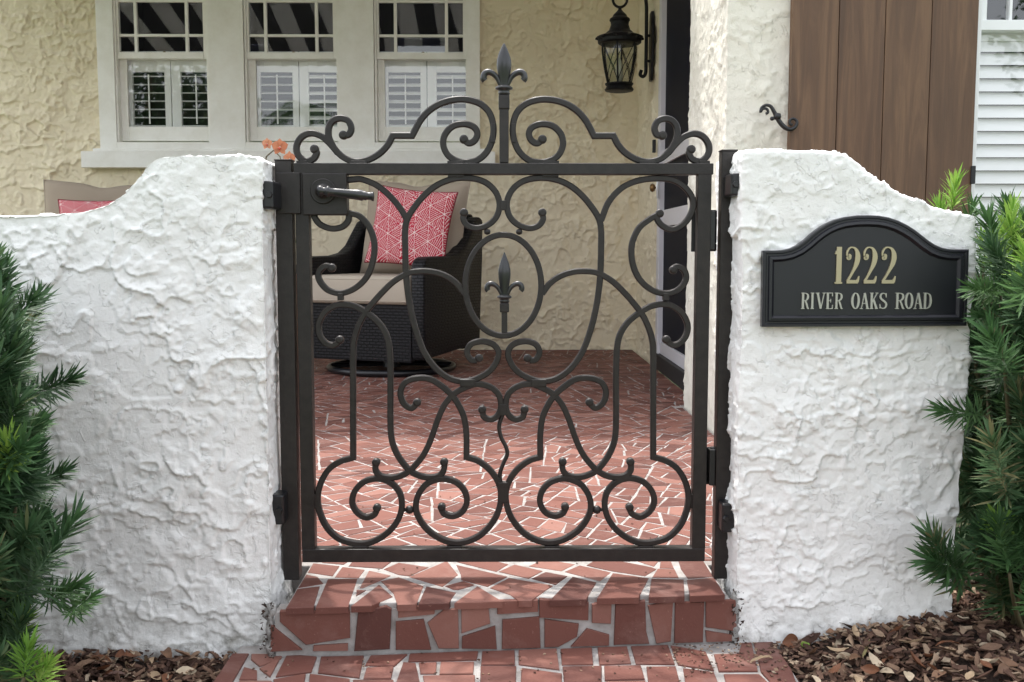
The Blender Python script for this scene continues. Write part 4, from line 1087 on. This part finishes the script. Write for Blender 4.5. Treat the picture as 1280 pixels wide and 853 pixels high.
# ------------------------------------------------------------------ side table and orchid
tb = thing('side_table', 'small reddish wooden table behind the latch post, under the orchid', 'table', (-.97, 1.75, 0))
MB().box(-.19, .19, -.19, .19, .53, .555).build('table_top', M['woodtable'], tb, bevel=.004)
for sx in (-1, 1):
    for sy in (-1, 1): MB().box(sx*.165-.016, sx*.165+.016, sy*.165-.016, sy*.165+.016, .0015, .53).build('leg', M['woodtable'], tb, bevel=.002)
MB().box(-.15, .15, -.165, -.150, .46, .529).build('apron', M['woodtable'], tb)
orc = thing('orchid', 'potted orchid with three orange flowers rising above the wall beside the latch post', 'plant', (-.93, 1.75, .5555))
MB().lathe([(.045, 0), (.050, .005), (.065, .10), (.068, .105), (.062, .107), (.055, .09)], (0, 0, 0), 24).build('pot', M['pot'], orc, smooth=True)
def rel(px, py, y=1.72): q = at_y(px, py, y); return Vector((q.x+.93, y-1.75, q.z-.5555))
st = [Vector((0, 0, .09)), Vector((.0, .01, .22)), rel(330, 215), rel(333, 196), rel(342, 188), rel(350, 196), rel(352, 205)]
MB().tube(st, [.004, .0038, .0034, .003, .0028, .0024, .002], 6).build('flower_stem', M['stem'], orc, smooth=True)
petm = leafm('orange orchid petal', [(.1, (.45, .17, .09)), (.5, (.52, .23, .13)), (.9, (.58, .30, .19))], .3)
for k in range(4):
    a = k*1.6+.4; m = MB(); vs = []; fs = []
    for i in range(7):
        t = i/6; r = .03+.16*t; w_ = .028*sin(pi*min(1, t*.95+.08))+.002; z_ = .10+.05*sin(t*2.2)-.03*t
        d = Vector((cos(a), sin(a), 0)); s2 = Vector((-sin(a), cos(a), 0)); c = d*r+Vector((0, 0, z_)); vs += [c-s2*w_+UP*.008, c, c+s2*w_+UP*.008]
        if i: b = (i-1)*3; fs += [(b, b+1, b+4, b+3), (b+1, b+2, b+5, b+4)]
    m.add(vs, fs); m.build('leaf', M['leafmid'], orc, smooth=True, fix=False)
for (fx, fy, sz, yaw_) in ((334, 180, .021, .3), (350, 184, .030, -.15), (362, 199, .028, .5)):
    c = rel(fx, fy, 1.70); m = MB()
    for k in range(5):
        a = pi/2+k*2*pi/5; wide = .78 if k in (1, 4) else .5
        vs = []; fs = []
        for i in range(6):
            t = i/5; r = sz*(.08+.92*t); w_ = sz*wide*sin(pi*min(1, .12+t*.86))*.72
            dirv = Vector((cos(a)*cos(yaw_), sin(yaw_)*cos(a)*-.6, sin(a))); sv = Vector((-sin(a)*cos(yaw_), 0, cos(a)))
            cc = c+dirv*r+Vector((0, -.15*sz*sin(t*2.6), 0)); vs += [cc-sv*w_, cc+Vector((0, -.04*sz, 0)), cc+sv*w_]
            if i: b = (i-1)*3; fs += [(b, b+1, b+4, b+3), (b+1, b+2, b+5, b+4)]
        m.add(vs, fs)
    f = m.build('flower', petm, orc, smooth=True, fix=False)
    MB().lathe([(.001, -sz*.28), (sz*.20, -sz*.12), (sz*.16, .0), (.001, sz*.1)], (c.x, c.y-sz*.35, c.z-sz*.12), 10).build('lip', newmat('dark orange orchid lip', (.42, .06, .03), .5), f, smooth=True)

# ------------------------------------------------------------------ plaque
PY = WY0-.012
pq = thing('house_number_plaque', 'black arched plaque with raised border reading 1222 RIVER OAKS ROAD', 'sign', (.70, PY, .5))
def pp(u, v, s=3.657, ox=930, oy=250): q = at_y(ox+u/s, oy+v/s, PY-.008); return (q.x-.70, q.z-.5)
outl = [(90,232),(140,232),(180,230),(215,222),(250,206),(285,180),(315,153),(345,130),(380,108),(420,90),(465,78),(520,71),(570,70),(620,72),(665,80),(710,95),(750,115),(785,137),(815,160),(845,184),(878,206),(910,219),(945,225),(985,226),(1033,226),(1022,577),(85,582)]
out2 = [pp(u, v) for u, v in outl]
def offset(poly, d):
    n = len(poly); s = 1 if area(poly) > 0 else -1; r = []
    for i in range(n):
        a, b, c = poly[i-1], poly[i], poly[(i+1) % n]
        e1 = (b[0]-a[0], b[1]-a[1]); e2 = (c[0]-b[0], c[1]-b[1]); l1 = sqrt(e1[0]**2+e1[1]**2); l2 = sqrt(e2[0]**2+e2[1]**2)
        n1 = (-e1[1]/l1*s, e1[0]/l1*s); n2 = (-e2[1]/l2*s, e2[0]/l2*s); m_ = (n1[0]+n2[0], n1[1]+n2[1]); k = d*2/(m_[0]**2+m_[1]**2)
        r.append((b[0]+m_[0]*k, b[1]+m_[1]*k))
    return r
u = 1/SCALE*.95
rings = [(0, .010), (0, -.004), (1.2*u, -.006), (3.4*u, -.006), (4.4*u, -.0045), (6.5*u, -.0045), (7.6*u, -.008), (11*u, -.0085), (13.8*u, -.004), (14.2*u, -.0030)]
n = len(out2); vs = []; fs = []
for d, y in rings: vs += [(x, y, z) for x, z in (offset(out2, d) if d else out2)]
for i in range(len(rings)-1): fs += [(i*n+k, i*n+(k+1) % n, (i+1)*n+(k+1) % n, (i+1)*n+k) for k in range(n)]
fs += [tuple((len(rings)-1)*n+k for k in range(n)), tuple(range(n-1, -1, -1))]
MB().add(vs, fs).build('plate', M['plaque'], pq)
def ribbon(mb, P, Wd, d0, d1):
    L = []; R = []
    for i, p in enumerate(P):
        a = P[max(0, i-1)]; b = P[min(len(P)-1, i+1)]; dx, dz = b[0]-a[0], b[1]-a[1]; l = sqrt(dx*dx+dz*dz) or 1; w_ = Wd[i]/2
        L.append((p[0]-dz/l*w_, p[1]+dx/l*w_)); R.append((p[0]+dz/l*w_, p[1]-dx/l*w_))
    n = len(P)
    for i in range(n-1):
        q = [L[i], L[i+1], R[i+1], R[i]]; mb.prism(q, d0, d1)
G = {  # strokes in a unit box: (points, width at each point or a single width); widths in box-height units
 '1': [([(.55, 0), (.55, 1)], .16), ([(.10, .80), (.22, .86), (.38, .90), (.55, .97)], [.04, .06, .07, .06]), ([(.05, .025), (1.0, .025)], .05)],
 '2': [([(.10, .74), (.16, .69), (.25, .70), (.28, .77), (.20, .80)], [.06, .10, .12, .10, .04]), ([(.07, .76), (.10, .87), (.25, .965), (.48, .985), (.70, .94), (.84, .82), (.86, .69), (.78, .54), (.60, .38), (.36, .20), (.14, .06)], [.05, .06, .05, .04, .08, .14, .16, .14, .09, .07, .07]),
       ([(.10, .055), (.92, .055)], .11), ([(.86, .05), (.93, .12), (.99, .21)], [.10, .07, .03])],
 'R': [([(.22, 0), (.22, 1)], .13), ([(.0, .02), (.42, .02)], .045), ([(.0, .98), (.40, .98)], .045), ([(.25, .965), (.55, .965), (.78, .88), (.82, .74), (.74, .60), (.52, .52), (.25, .52)], [.05, .05, .10, .13, .10, .05, .05]), ([(.50, .52), (.68, .28), (.82, .05), (.98, .03)], [.10, .11, .10, .05])],
 'I': [([(.5, 0), (.5, 1)], .13), ([(.1, .02), (.9, .02)], .045), ([(.1, .98), (.9, .98)], .045)],
 'V': [([(.18, .98), (.52, .02)], .13), ([(.83, .98), (.54, .02)], .055), ([(.0, .98), (.36, .98)], .045), ([(.66, .98), (1.0, .98)], .045)],
 'E': [([(.22, 0), (.22, 1)], .13), ([(.0, .02), (.90, .02)], .045), ([(.0, .98), (.86, .98)], .045), ([(.25, .51), (.62, .51)], .05), ([(.63, .40), (.63, .62)], .04), ([(.88, 0), (.90, .24)], .05), ([(.85, .78), (.85, 1)], .05)],
 'O': [([(.5+.40*sin(a), .5+.475*cos(a)) for a in [2*pi*k/24 for k in range(25)]], [.05+.09*abs(sin(2*pi*k/24)) for k in range(25)])],
 'A': [([(.47, .98), (.16, .02)], .05), ([(.48, .98), (.82, .02)], .13), ([(.26, .34), (.70, .34)], .045), ([(.0, .02), (.32, .02)], .045), ([(.64, .02), (1.0, .02)], .045)],
 'K': [([(.22, 0), (.22, 1)], .13), ([(.0, .02), (.42, .02)], .045), ([(.0, .98), (.42, .98)], .045), ([(.84, .96), (.28, .42)], .05), ([(.44, .56), (.82, .03)], .13), ([(.66, .98), (1.0, .98)], .045), ([(.64, .02), (1.0, .02)], .045)],
 'S': [([(.82, .76), (.76, .90), (.52, .97), (.26, .91), (.17, .76), (.28, .62), (.55, .50), (.80, .38), (.87, .24), (.76, .08), (.48, .03), (.22, .09), (.14, .26)], [.05, .06, .05, .08, .12, .12, .13, .12, .12, .08, .05, .06, .05]), ([(.84, .70), (.84, .97)], .04), ([(.13, .03), (.13, .30)], .04)],
 'D': [([(.22, 0), (.22, 1)], .13), ([(.0, .02), (.42, .02)], .045), ([(.0, .98), (.42, .98)], .045), ([(.25, .965), (.52, .955), (.78, .82), (.88, .5), (.78, .18), (.52, .045), (.25, .035)], [.05, .05, .10, .14, .10, .05, .05])]}
def glyph(ch, u0, u1, v0, v1, mat, nm, k=1.0):
    a = pp(u0, v1); b = pp(u1, v0); W_, H_ = b[0]-a[0], b[1]-a[1]; mb = MB()
    for j, (pts, wd) in enumerate(G[ch]):
        P = [(a[0]+x*W_, a[1]+y*H_) for x, y in pts]
        if len(P) > 3:
            wl = wd if isinstance(wd, list) else [wd]*len(P)
            PP = crom(P, 4); WW = list(np.interp(np.linspace(0, len(P)-1, len(PP)), range(len(P)), wl))
        else: PP, WW = P, (wd if isinstance(wd, list) else [wd]*len(P))
        e = j*.00006
        ribbon(mb, PP, [w_*H_*k for w_ in WW], -.0065-e, -.0029)
    mb.build(nm, mat, pq)
for ch, a, b in (('1', 413, 455), ('2', 464, 532), ('2', 543, 611), ('2', 625, 699)): glyph(ch, a, b, 215, 384, M['gold'], 'digit', .86)
for ch, a, b in (('R',262,301),('I',303,325),('V',328,376),('E',376,411),('R',415,455),('O',492,531),('A',531,576),('K',576,616),('S',617,659),('R',692,738),('O',737,776),('A',776,822),('D',820,862)): glyph(ch, a, b, 425, 499, M['silver'], 'letter', .98)

# ------------------------------------------------------------------ shrubs
def leaf_geo(mb, base, d, side, L, w, bend):
    nrm = side.cross(d).normalized(); pts = []
    for t, ww_ in ((0, .25), (.25, .9), (.6, 1.0), (1.0, .0)):
        c = base+d*(L*t)+nrm*(bend*L*t*t)
        pts.append((c, w*.5*ww_))
    vs = []
    for c, h in pts[:3]: vs += [c-side*h, c+nrm*(-h*.35), c+side*h]
    vs.append(pts[3][0])
    fs = [(0, 1, 4, 3), (1, 2, 5, 4), (3, 4, 7, 6), (4, 5, 8, 7), (6, 7, 9), (7, 8, 9)]
    mb.add(vs, fs)
def shoot_mesh(seed, L, nleaf, ll, lw, spread, mat, tip=.5):
    r = random.Random(seed); mb = MB()
    ax = Vector((0, 0, 1))
    for k in range(nleaf):
        t = (k+.5)/nleaf; a = k*2.39996+r.uniform(-.4, .4)
        el = radians(spread*(1-.68*t**1.6)+r.uniform(-9, 9))
        rad = Vector((cos(a), sin(a), 0)); d = (ax*cos(el)+rad*sin(el)).normalized()
        side = d.cross(ax).normalized() if abs(d.z) < .99 else Vector((1, 0, 0)); side = (side+ax*r.uniform(-.3, .3)).normalized()
        side = (side-d*side.dot(d)).normalized()
        leaf_geo(mb, ax*(L*t)+rad*.002, d, side, ll*r.uniform(.7, 1.1)*(1-.35*t*tip), lw*r.uniform(.85, 1.15), r.uniform(-.22, .05))
    me = mb.mesh('shoot', fix=False); me.materials.append(mat)
    me.polygons.foreach_set('use_smooth', [True]*len(me.polygons)); return me
SH = {'d': [shoot_mesh(10+i, .10+.02*(i % 3), 112+6*i, .056, .0050, 70, M['leafdark']) for i in range(6)],
      'm': [shoot_mesh(40+i, .08+.02*(i % 2), 90, .053, .0050, 64, M['leafmid']) for i in range(4)],
      'n': [shoot_mesh(60+i, .06, 48, .050, .0048, 55, M['leafnew']) for i in range(3)]}
def shrub(label, base, spots, seed):
    t = thing('podocarpus_shrub', label, 'shrub', base); r = random.Random(seed); b = Vector(base)
    for (p, d, kind, sc) in spots:
        me = r.choice(SH[kind]); o = bpy.data.objects.new('shoot', me); link(o, t)
        o.location = p-b; q = Vector(d).normalized().to_track_quat('Z', 'Y'); o.rotation_euler = (q @ Matrix.Rotation(r.uniform(0, 6.28), 3, 'Z').to_quaternion()).to_euler(); o.scale = (sc,)*3
    # woody branches from the base to a share of the shoots
    m = MB()
    for i, (p, d, kind, sc) in enumerate(spots):
        if i % 4: continue
        root = Vector((r.uniform(-.06, .06), r.uniform(-.06, .06), 0)); e = p-b; mid = root.lerp(e, .55)+Vector((0, 0, -.12))
        P = [root, mid, e]; Q = [root*(1-t_)**2+mid*2*t_*(1-t_)+e*t_*t_ for t_ in [k/7 for k in range(8)]]
        m.tube(Q, [.008*(1-k/8)+.0018 for k in range(8)], 5)
    m.build('branch', M['stem'], t, smooth=True)
    return t
def edge_l(y): return np.interp(y, [285, 300, 340, 365, 395, 420, 455, 485, 530, 570, 620, 690, 740, 790, 853], [-30, -22, -8, -4, -18, -8, 22, 10, 0, 2, 32, 15, 40, 22, 25])
r = random.Random(3); spots = []
for k in range(262):
    y = r.uniform(395, 880); D = r.uniform(-.62, -.22) if r.random() < .75 else r.uniform(-.35, -.15)
    lim = edge_l(y)
    x = lim-2-abs(r.gauss(0, 1))*62 if r.random() < .7 else r.uniform(-330, lim)
    p = at_y(x, y, D)
    if p.z < -.05: p.z = r.uniform(-.08, .0)
    near = min(1, (lim-x)/120)
    d = (r.uniform(.0, .75)*(1-near*.6), r.uniform(-.7, .1), r.uniform(.6, 1.3))
    kind = 'n' if (r.random() < .04 ) else ('m' if r.random() < .30 else 'd')
    spots.append((p, d, kind, r.uniform(.75, 1.05)))
for (x, y, D, d, kind, sc) in ((56, 752, -.45, (.9, -.2, .45), 'm', .8), (84, 768, -.42, (.8, -.4, .6), 'm', .65), (30, 848, -.62, (.25, -.2, 1), 'n', .85), (45, 858, -.60, (.5, -.2, .8), 'n', .75), (10, 560, -.50, (.8, -.2, .6), 'm', .8),
                              (22, 500, -.4, (.95, -.2, .35), 'd', .75), (16, 625, -.4, (.9, -.2, .5), 'd', .75), (0, 415, -.4, (.8, -.2, .7), 'd', .8), (-6, 385, -.42, (.3, -.1, 1), 'm', .7), (0, 470, -.45, (.3, -.3, 1), 'n', .7)):
    spots.append((at_y(x, y, D), d, kind, sc))
shrub('dark green podocarpus shrub in front of the left garden wall', (-.92, -.42, -.13), spots, 4)
def edge_r(y): return np.interp(y, [250, 275, 300, 340, 370, 420, 480, 540, 600, 640, 680, 720, 770], [1262, 1240, 1232, 1236, 1240, 1246, 1232, 1244, 1240, 1232, 1208, 1206, 1232])
spots = []
for k in range(265):
    y = r.uniform(305, 800); D = r.uniform(-.30, .35); lim = edge_r(y)+24
    x = lim+abs(r.gauss(0, 1))*45 if r.random() < .8 else r.uniform(lim, 1560)
    if D > -.12: x = max(x, 1240+ (r.random()*40))
    p = at_y(x, y, D)
    if p.z < .0: p.z = r.uniform(-.05, .05)
    d = (r.uniform(-.6, .2), r.uniform(-.8, .1), r.uniform(.55, 1.2))
    top = y < 355
    kind = ('n' if r.random() < .75 else 'm') if top else ('n' if r.random() < .03 else ('m' if r.random() < .35 else 'd'))
    spots.append((p, d, kind, r.uniform(.85, 1.15)))
for (x, y, D, d, kind, sc) in ((1250, 368, -.17, (-1, -.35, .2), 'm', .8), (1256, 395, -.18, (-1, -.3, .0), 'm', .7), (1212, 715, -.20, (-.9, -.3, .35), 'm', 1.15), (1205, 735, -.18, (-.6, -.3, .8), 'd', 1.0), (1232, 520, -.16, (-1, -.2, .15), 'm', .9),
                              (1262, 290, .05, (.05, -.1, 1), 'n', .85), (1268, 325, .05, (.0, -.1, 1), 'n', 1.0), (1242, 335, 0, (-.1, -.1, 1), 'n', .9), (1228, 320, .18, (-.1, -.1, 1), 'n', .7), (1275, 330, -.1, (.1, -.1, 1), 'm', 1.0), (1250, 345, -.1, (-.3, -.1, 1), 'm', 1.1)):
    spots.append((at_y(x, y, D), d, kind, sc))
for k in range(44):
    y = r.uniform(380, 690); spots.append((at_y(r.uniform(1196, 1262), y, r.uniform(.22, .45)), (r.uniform(-.8, .3), -.5, r.uniform(.2, .9)), 'd', 1.15))
spots = spots[-299:]
shrub('bright tipped podocarpus shrub beside the pier, brushing the edge of the plaque', (1.05, .02, -.10), spots, 6)
p0 = at_y(1190, 268, .22)
sp = thing('podocarpus_sprig', 'young yellow green shoot rising behind the pier in front of the brown shutter', 'plant', (p0.x, .22, -.10))
for k, (dx, dz, s_, kd, d) in enumerate(((0, 0, 1.05, 'n', (.05, 0, 1)), (-.012, -.055, 1.1, 'n', (-.3, -.1, 1)), (.02, -.06, .9, 'm', (.35, 0, 1)), (0, -.16, 1, 'm', (-.1, 0, 1)), (.02, -.28, 1, 'd', (.2, 0, 1)), (-.02, -.4, 1, 'd', (-.2, 0, 1)))):
    o = bpy.data.objects.new('shoot', SH[kd][k % len(SH[kd])]); link(o, sp); o.location = (dx, 0, p0.z+.10+dz+.008); o.rotation_euler = Vector(d).to_track_quat('Z', 'Y').to_euler(); o.scale = (s_,)*3
MB().tube([(0, 0, 0), (.01, .0, .3), (0, 0, p0.z+.10+.04)], [.007, .005, .002], 6).build('stem', M['stem'], sp, smooth=True)

# ------------------------------------------------------------------ mulch beds
def bed_z(x, y):
    if x < 0: b = -.128+.010*math.exp(-((x+.9)/.3)**2)
    else:
        b = -.112+.062*math.exp(-((x-.86)/.17)**2)*math.exp(-((y+.12)/.30)**2)+.020*math.exp(-((x-.66)/.1)**2)*math.exp(-((y+.10)/.1)**2)
    return b
for nm, (x0, x1, y0, y1) in (('mulch_bed', (-2.2, -.496, -1.6, .02)), ('mulch_bed', (.512, 2.4, -1.6, .9))):
    nx, ny = 70, 60; m = MB()
    V = [(x0+(x1-x0)*i/nx, y0+(y1-y0)*j/ny) for i in range(nx+1) for j in range(ny+1)]
    nz = fbm(np.array([(a*14, b*14, 0) for a, b in V]), 5, 3)
    m.v = [(a, b, bed_z(a, b)-.006+.006*float(nz[i])) for i, (a, b) in enumerate(V)]
    m.f = [(i*(ny+1)+j, (i+1)*(ny+1)+j, (i+1)*(ny+1)+j+1, i*(ny+1)+j+1) for i in range(nx) for j in range(ny)]
    props(m.build(nm, M['soil'], smooth=True, fix=False), kind='structure')
def chip(m, r, c, L, w, th, yaw, tx, ty, leaf=False):
    R = (Matrix.Rotation(yaw, 3, 'Z') @ Matrix.Rotation(tx, 3, 'X') @ Matrix.Rotation(ty, 3, 'Y'))
    if leaf:
        n = 4; vs = []; fs = []; curl = r.uniform(.3, 1.3)*r.choice((-1, 1)); bend = r.uniform(-.5, .6)
        for i in range(n+1):
            t = i/n; ww_ = w*sin(pi*min(1, .06+t*.9))
            for s in (-1, 0, 1):
                vs.append(c+R @ Vector(((t-.5)*L, s*ww_*.5*cos(curl*.5), abs(s)*ww_*.5*sin(curl*.5)+bend*L*(t-.5)**2)))
            if i: b = (i-1)*3; fs += [(b, b+1, b+4, b+3), (b+1, b+2, b+5, b+4)]
        m.add(vs, fs); return
    k = [r.uniform(.55, 1) for _ in range(4)]; b = r.uniform(-.12, .12)*L
    pts = [(-L/2*k[0], -w/2*k[1]), (0, -w/2), (L/2*k[2], -w/2*k[3]), (L/2*r.uniform(.7, 1), w/2*k[0]), (0, w/2*r.uniform(.6, 1)), (-L/2*k[2], w/2*k[1])]
    vs = [c+R @ Vector((x, y, (b if i in (1, 4) else 0)+s*th/2)) for s in (1, -1) for i, (x, y) in enumerate(pts)]
    m.add(vs, [(0, 1, 4, 5), (1, 2, 3, 4), (11, 10, 7, 6), (10, 9, 8, 7)]+[((i+1) % 6, i, 6+i, 6+(i+1) % 6) for i in range(6)])
for (x0, x1, y0, y1, N, sd) in ((-1.3, -.497, -.60, -.085, 3600, 1), (.50, 1.5, -.60, -.06, 4800, 2), (.87, 1.5, -.06, .5, 1500, 3)):
    r = random.Random(sd); m = MB()
    for k in range(N):
        x, y = r.uniform(x0, x1), r.uniform(y0, y1)
        if x0 > 0 and x < .535 and r.random() < .6: continue
        leaf = r.random() < .30; s = r.uniform(.5, 1.25)
        L = (.036 if leaf else .027)*s; w_ = (.014 if leaf else .009)*s
        chip(m, r, Vector((x, y, bed_z(x, y)+r.uniform(-.004, .014))), L, w_, .0025, r.uniform(0, 6.28), r.gauss(0, .38), r.gauss(0, .38), leaf)
    props(m.build('bark_mulch', M['chip'], smooth=False, fix=False), 'brown bark chips and leaf litter in the bed left of the step' if x0 < 0 else ('brown bark chips heaped against the pier in the right bed' if sd == 2 else 'brown bark chips under the shrub beside the pier'), 'mulch', kind='stuff')
# crumbs of mulch and grit scattered on the tiles
r = random.Random(12); m = MB()
for k in range(420):
    e = r.random()
    if e < .55: x, y, z = r.uniform(.30, .55), r.gauss(-.16, .05), lz+.002
    elif e < .8: x, y, z = r.uniform(-.45, .5), r.uniform(-.30, -.145), lz+.002
    else: x, y, z = r.uniform(-.4, .42), r.uniform(-.09, .9), .003
    if z > 0 and y < EYE(x)+.01: continue
    if z < 0 and y > EYE(x)-.006: continue
    s = r.uniform(.0015, .0045)*(1.6 if x > .46 else 1)
    chip(m, r, Vector((x, y, z)), s*1.6, s, .001, r.uniform(0, 6.28), r.gauss(0, .2), r.gauss(0, .2))
props(m.build('leaf_crumbs', M['chip'], fix=False), 'crumbs of leaf and grit scattered over the red tiles', 'debris', kind='stuff')
# single fallen leaves
def dryleaf(label, c, L, w, yaw, tx, ty, mat, sd, group=None, curl=.7):
    r = random.Random(sd); n = 8; mb = MB(); vs = []; fs = []
    R = (Matrix.Rotation(yaw, 3, 'Z') @ Matrix.Rotation(tx, 3, 'X') @ Matrix.Rotation(ty, 3, 'Y')); bend = r.uniform(-.6, .9)
    for i in range(n+1):
        t = i/n; ww_ = w*sin(pi*min(1, .04+t*.93))**.8
        for s in (-1, -.5, 0, .5, 1): vs.append(R @ Vector(((t-.5)*L, s*ww_*.5, (abs(s)**1.5)*ww_*.5*curl+bend*L*(t-.5)**2+r.gauss(0, .0006))))
        if i:
            b = (i-1)*5; fs += [(b+k, b+k+1, b+k+6, b+k+5) for k in range(4)]
    mb.add(vs, fs); o = mb.build('fallen_leaf', mat, smooth=True, fix=False); o.location = c; return props(o, label, 'leaf', group)
def lm(name, c):
    m = newmat(name, c, .6, 0, .3); t = NT(m); v = t.obj(); t.base(t.mix(t.noise(v, 90, 4, .6), tuple(x*.6 for x in c), tuple(min(1, x*1.25) for x in c))); return m
LM_ = [lm('tan dry leaf', (.42, .30, .19)), lm('brown dry leaf', (.20, .11, .065)), lm('pale dry leaf', (.52, .42, .30)), lm('rust dry leaf', (.17, .070, .035)), lm('purplish dry leaf', (.13, .075, .06))]
def onbed(px, py): 
    q = at_z(px, py, -.10)
    for _ in range(4): q = at_z(px, py, bed_z(q.x, q.y)+.012)
    return q
dryleaf('round rust brown leaf standing against the foot of the pier', onbed(989, 803), .034, .028, .2, .9, 0, LM_[3], 1)
dryleaf('small bright green leaf beside the rust brown leaf at the pier foot', onbed(1005, 808), .022, .014, .5, .5, .1, M['leafnew'], 2)
q = at_z(952, 823, lz+.006); dryleaf('long thin tan leaf lying across the tiles by the pier', q, .055, .008, .5, .2, .05, LM_[0], 3)
dryleaf('pale tan leaf standing upright on the mulch in front of the pier', onbed(1055, 822), .036, .017, 2.2, .7, .5, LM_[2], 4)
dryleaf('long yellow blade of leaf leaning in the mulch below the pier', onbed(1082, 812), .045, .006, 1.1, .3, -.5, lm('straw leaf', (.5, .42, .2)), 5)
dryleaf('pale curled leaf in the mulch left of the tiled step', onbed(232, 843), .038, .024, .6, .3, .2, LM_[2], 6)
r = random.Random(99)
spots = [(x, y) for x in range(1015, 1285, 24) for y in (800, 825, 846)]
for k, (x, y) in enumerate(spots):
    x += r.uniform(-10, 10); y += r.uniform(-9, 8)
    if y < 853-(x-985)*.30-28 and y < 775: continue
    q = onbed(x, y)
    dryleaf('dry curled leaf among the mulch on the right of the step', q+Vector((0, 0, r.uniform(0, .008))), r.uniform(.026, .048), r.uniform(.012, .020), r.uniform(0, 6.28), r.gauss(0, .4), r.gauss(0, .4), r.choice(LM_), 100+k, 'dry leaves on the right mulch bed', r.uniform(.2, 1.0))
for k in range(16):
    q = onbed(r.uniform(90, 262), r.uniform(812, 853)); 
    if q.x > -.515: continue
    dryleaf('dry curled leaf among the mulch on the left of the step', q+Vector((0, 0, r.uniform(0, .006))), r.uniform(.028, .045), r.uniform(.012, .020), r.uniform(0, 6.28), r.gauss(0, .35), r.gauss(0, .35), r.choice(LM_[:2]+LM_[3:]), 200+k, 'dry leaves on the left mulch bed', r.uniform(.2, 1.0))

# ------------------------------------------------------------------ trees across the street (mirrored in the window panes)
def leaf_cloud(m, r, c, rad, n, sz):
    for k in range(n):
        d = Vector((r.gauss(0, 1), r.gauss(0, 1), r.gauss(0, .8))).normalized()*rad*r.random()**.4; p = c+d
        a = Vector((r.gauss(0, 1), r.gauss(0, 1), r.gauss(0, 1))).normalized(); b = a.orthogonal().normalized(); s_ = sz*r.uniform(.6, 1.3)
        m.add([p-a*s_, p-b*s_*.5, p+a*s_, p+b*s_*.5], [(0, 1, 2, 3)])
for (x, y, h, R, sd, lab) in ((-9.0, -15, 6.2, 2.6, 1, 'broad green tree across the street behind the viewer, left'), (-15, -17, 7.0, 3.2, 2, 'tall green tree across the street behind the viewer, far left'), (14.0, -17, 6.0, 2.8, 3, 'broad green tree across the street behind the viewer, right')):
    t = thing('tree', lab, 'tree', (x, y, -.25)); r = random.Random(sd); m = MB()
    m.tube([(0, 0, 0), (.1, 0, h*.25), (0, .1, h*.5), (.1, 0, h*.8)], [.28, .22, .17, .05], 10)
    cl = []
    for k in range(16):
        a = r.uniform(0, 6.28); e = Vector((cos(a)*R*r.uniform(.2, .9), sin(a)*R*r.uniform(.2, .9), h*r.uniform(.42, 1.0))); cl.append(e)
        m.tube([(0, .05, h*.4), e*.5+Vector((0, 0, h*.22)), e], [.10, .06, .02], 6)
    m.build('trunk', M['stem'], t, smooth=True); f = MB()
    for e in cl: leaf_cloud(f, r, e, R*.42, 330, .11)
    f.build('crown', M['leafdark'], t, fix=False)
t = thing('palm_tree', 'slender palm across the street behind the viewer', 'tree', (-4.6, -13, -.25)); m = MB(); m.tube([(0, 0, 0), (.1, 0, 1.5), (.05, 0, 3.2), (.1, 0, 4.2)], [.16, .12, .11, .10], 10); m.build('trunk', M['stem'], t, smooth=True)
for k in range(18):
    a = k*2.4; r = random.Random(k); up = r.uniform(-.2, .8); f = MB(); P = [Vector((cos(a)*1.7*q_, sin(a)*1.7*q_, 4.2+up*1.4*q_-1.5*q_*q_)) for q_ in [i/12 for i in range(13)]]
    f.tube(P, .012, 4)
    for i in range(1, 13):
        d = (P[i]-P[i-1]).normalized(); sd_ = d.cross(UP).normalized(); l = .45*sin(pi*min(1, i/13+.12))
        for s_ in (-1, 1):
            for q_ in (0, .5): b = P[i-1].lerp(P[i], q_); f.add([b-d*.02, b+d*.02, b+sd_*s_*l+d*l*.5-UP*.12], [(0, 1, 2)])
    f.build('frond', M['leafmid'], t, fix=False)
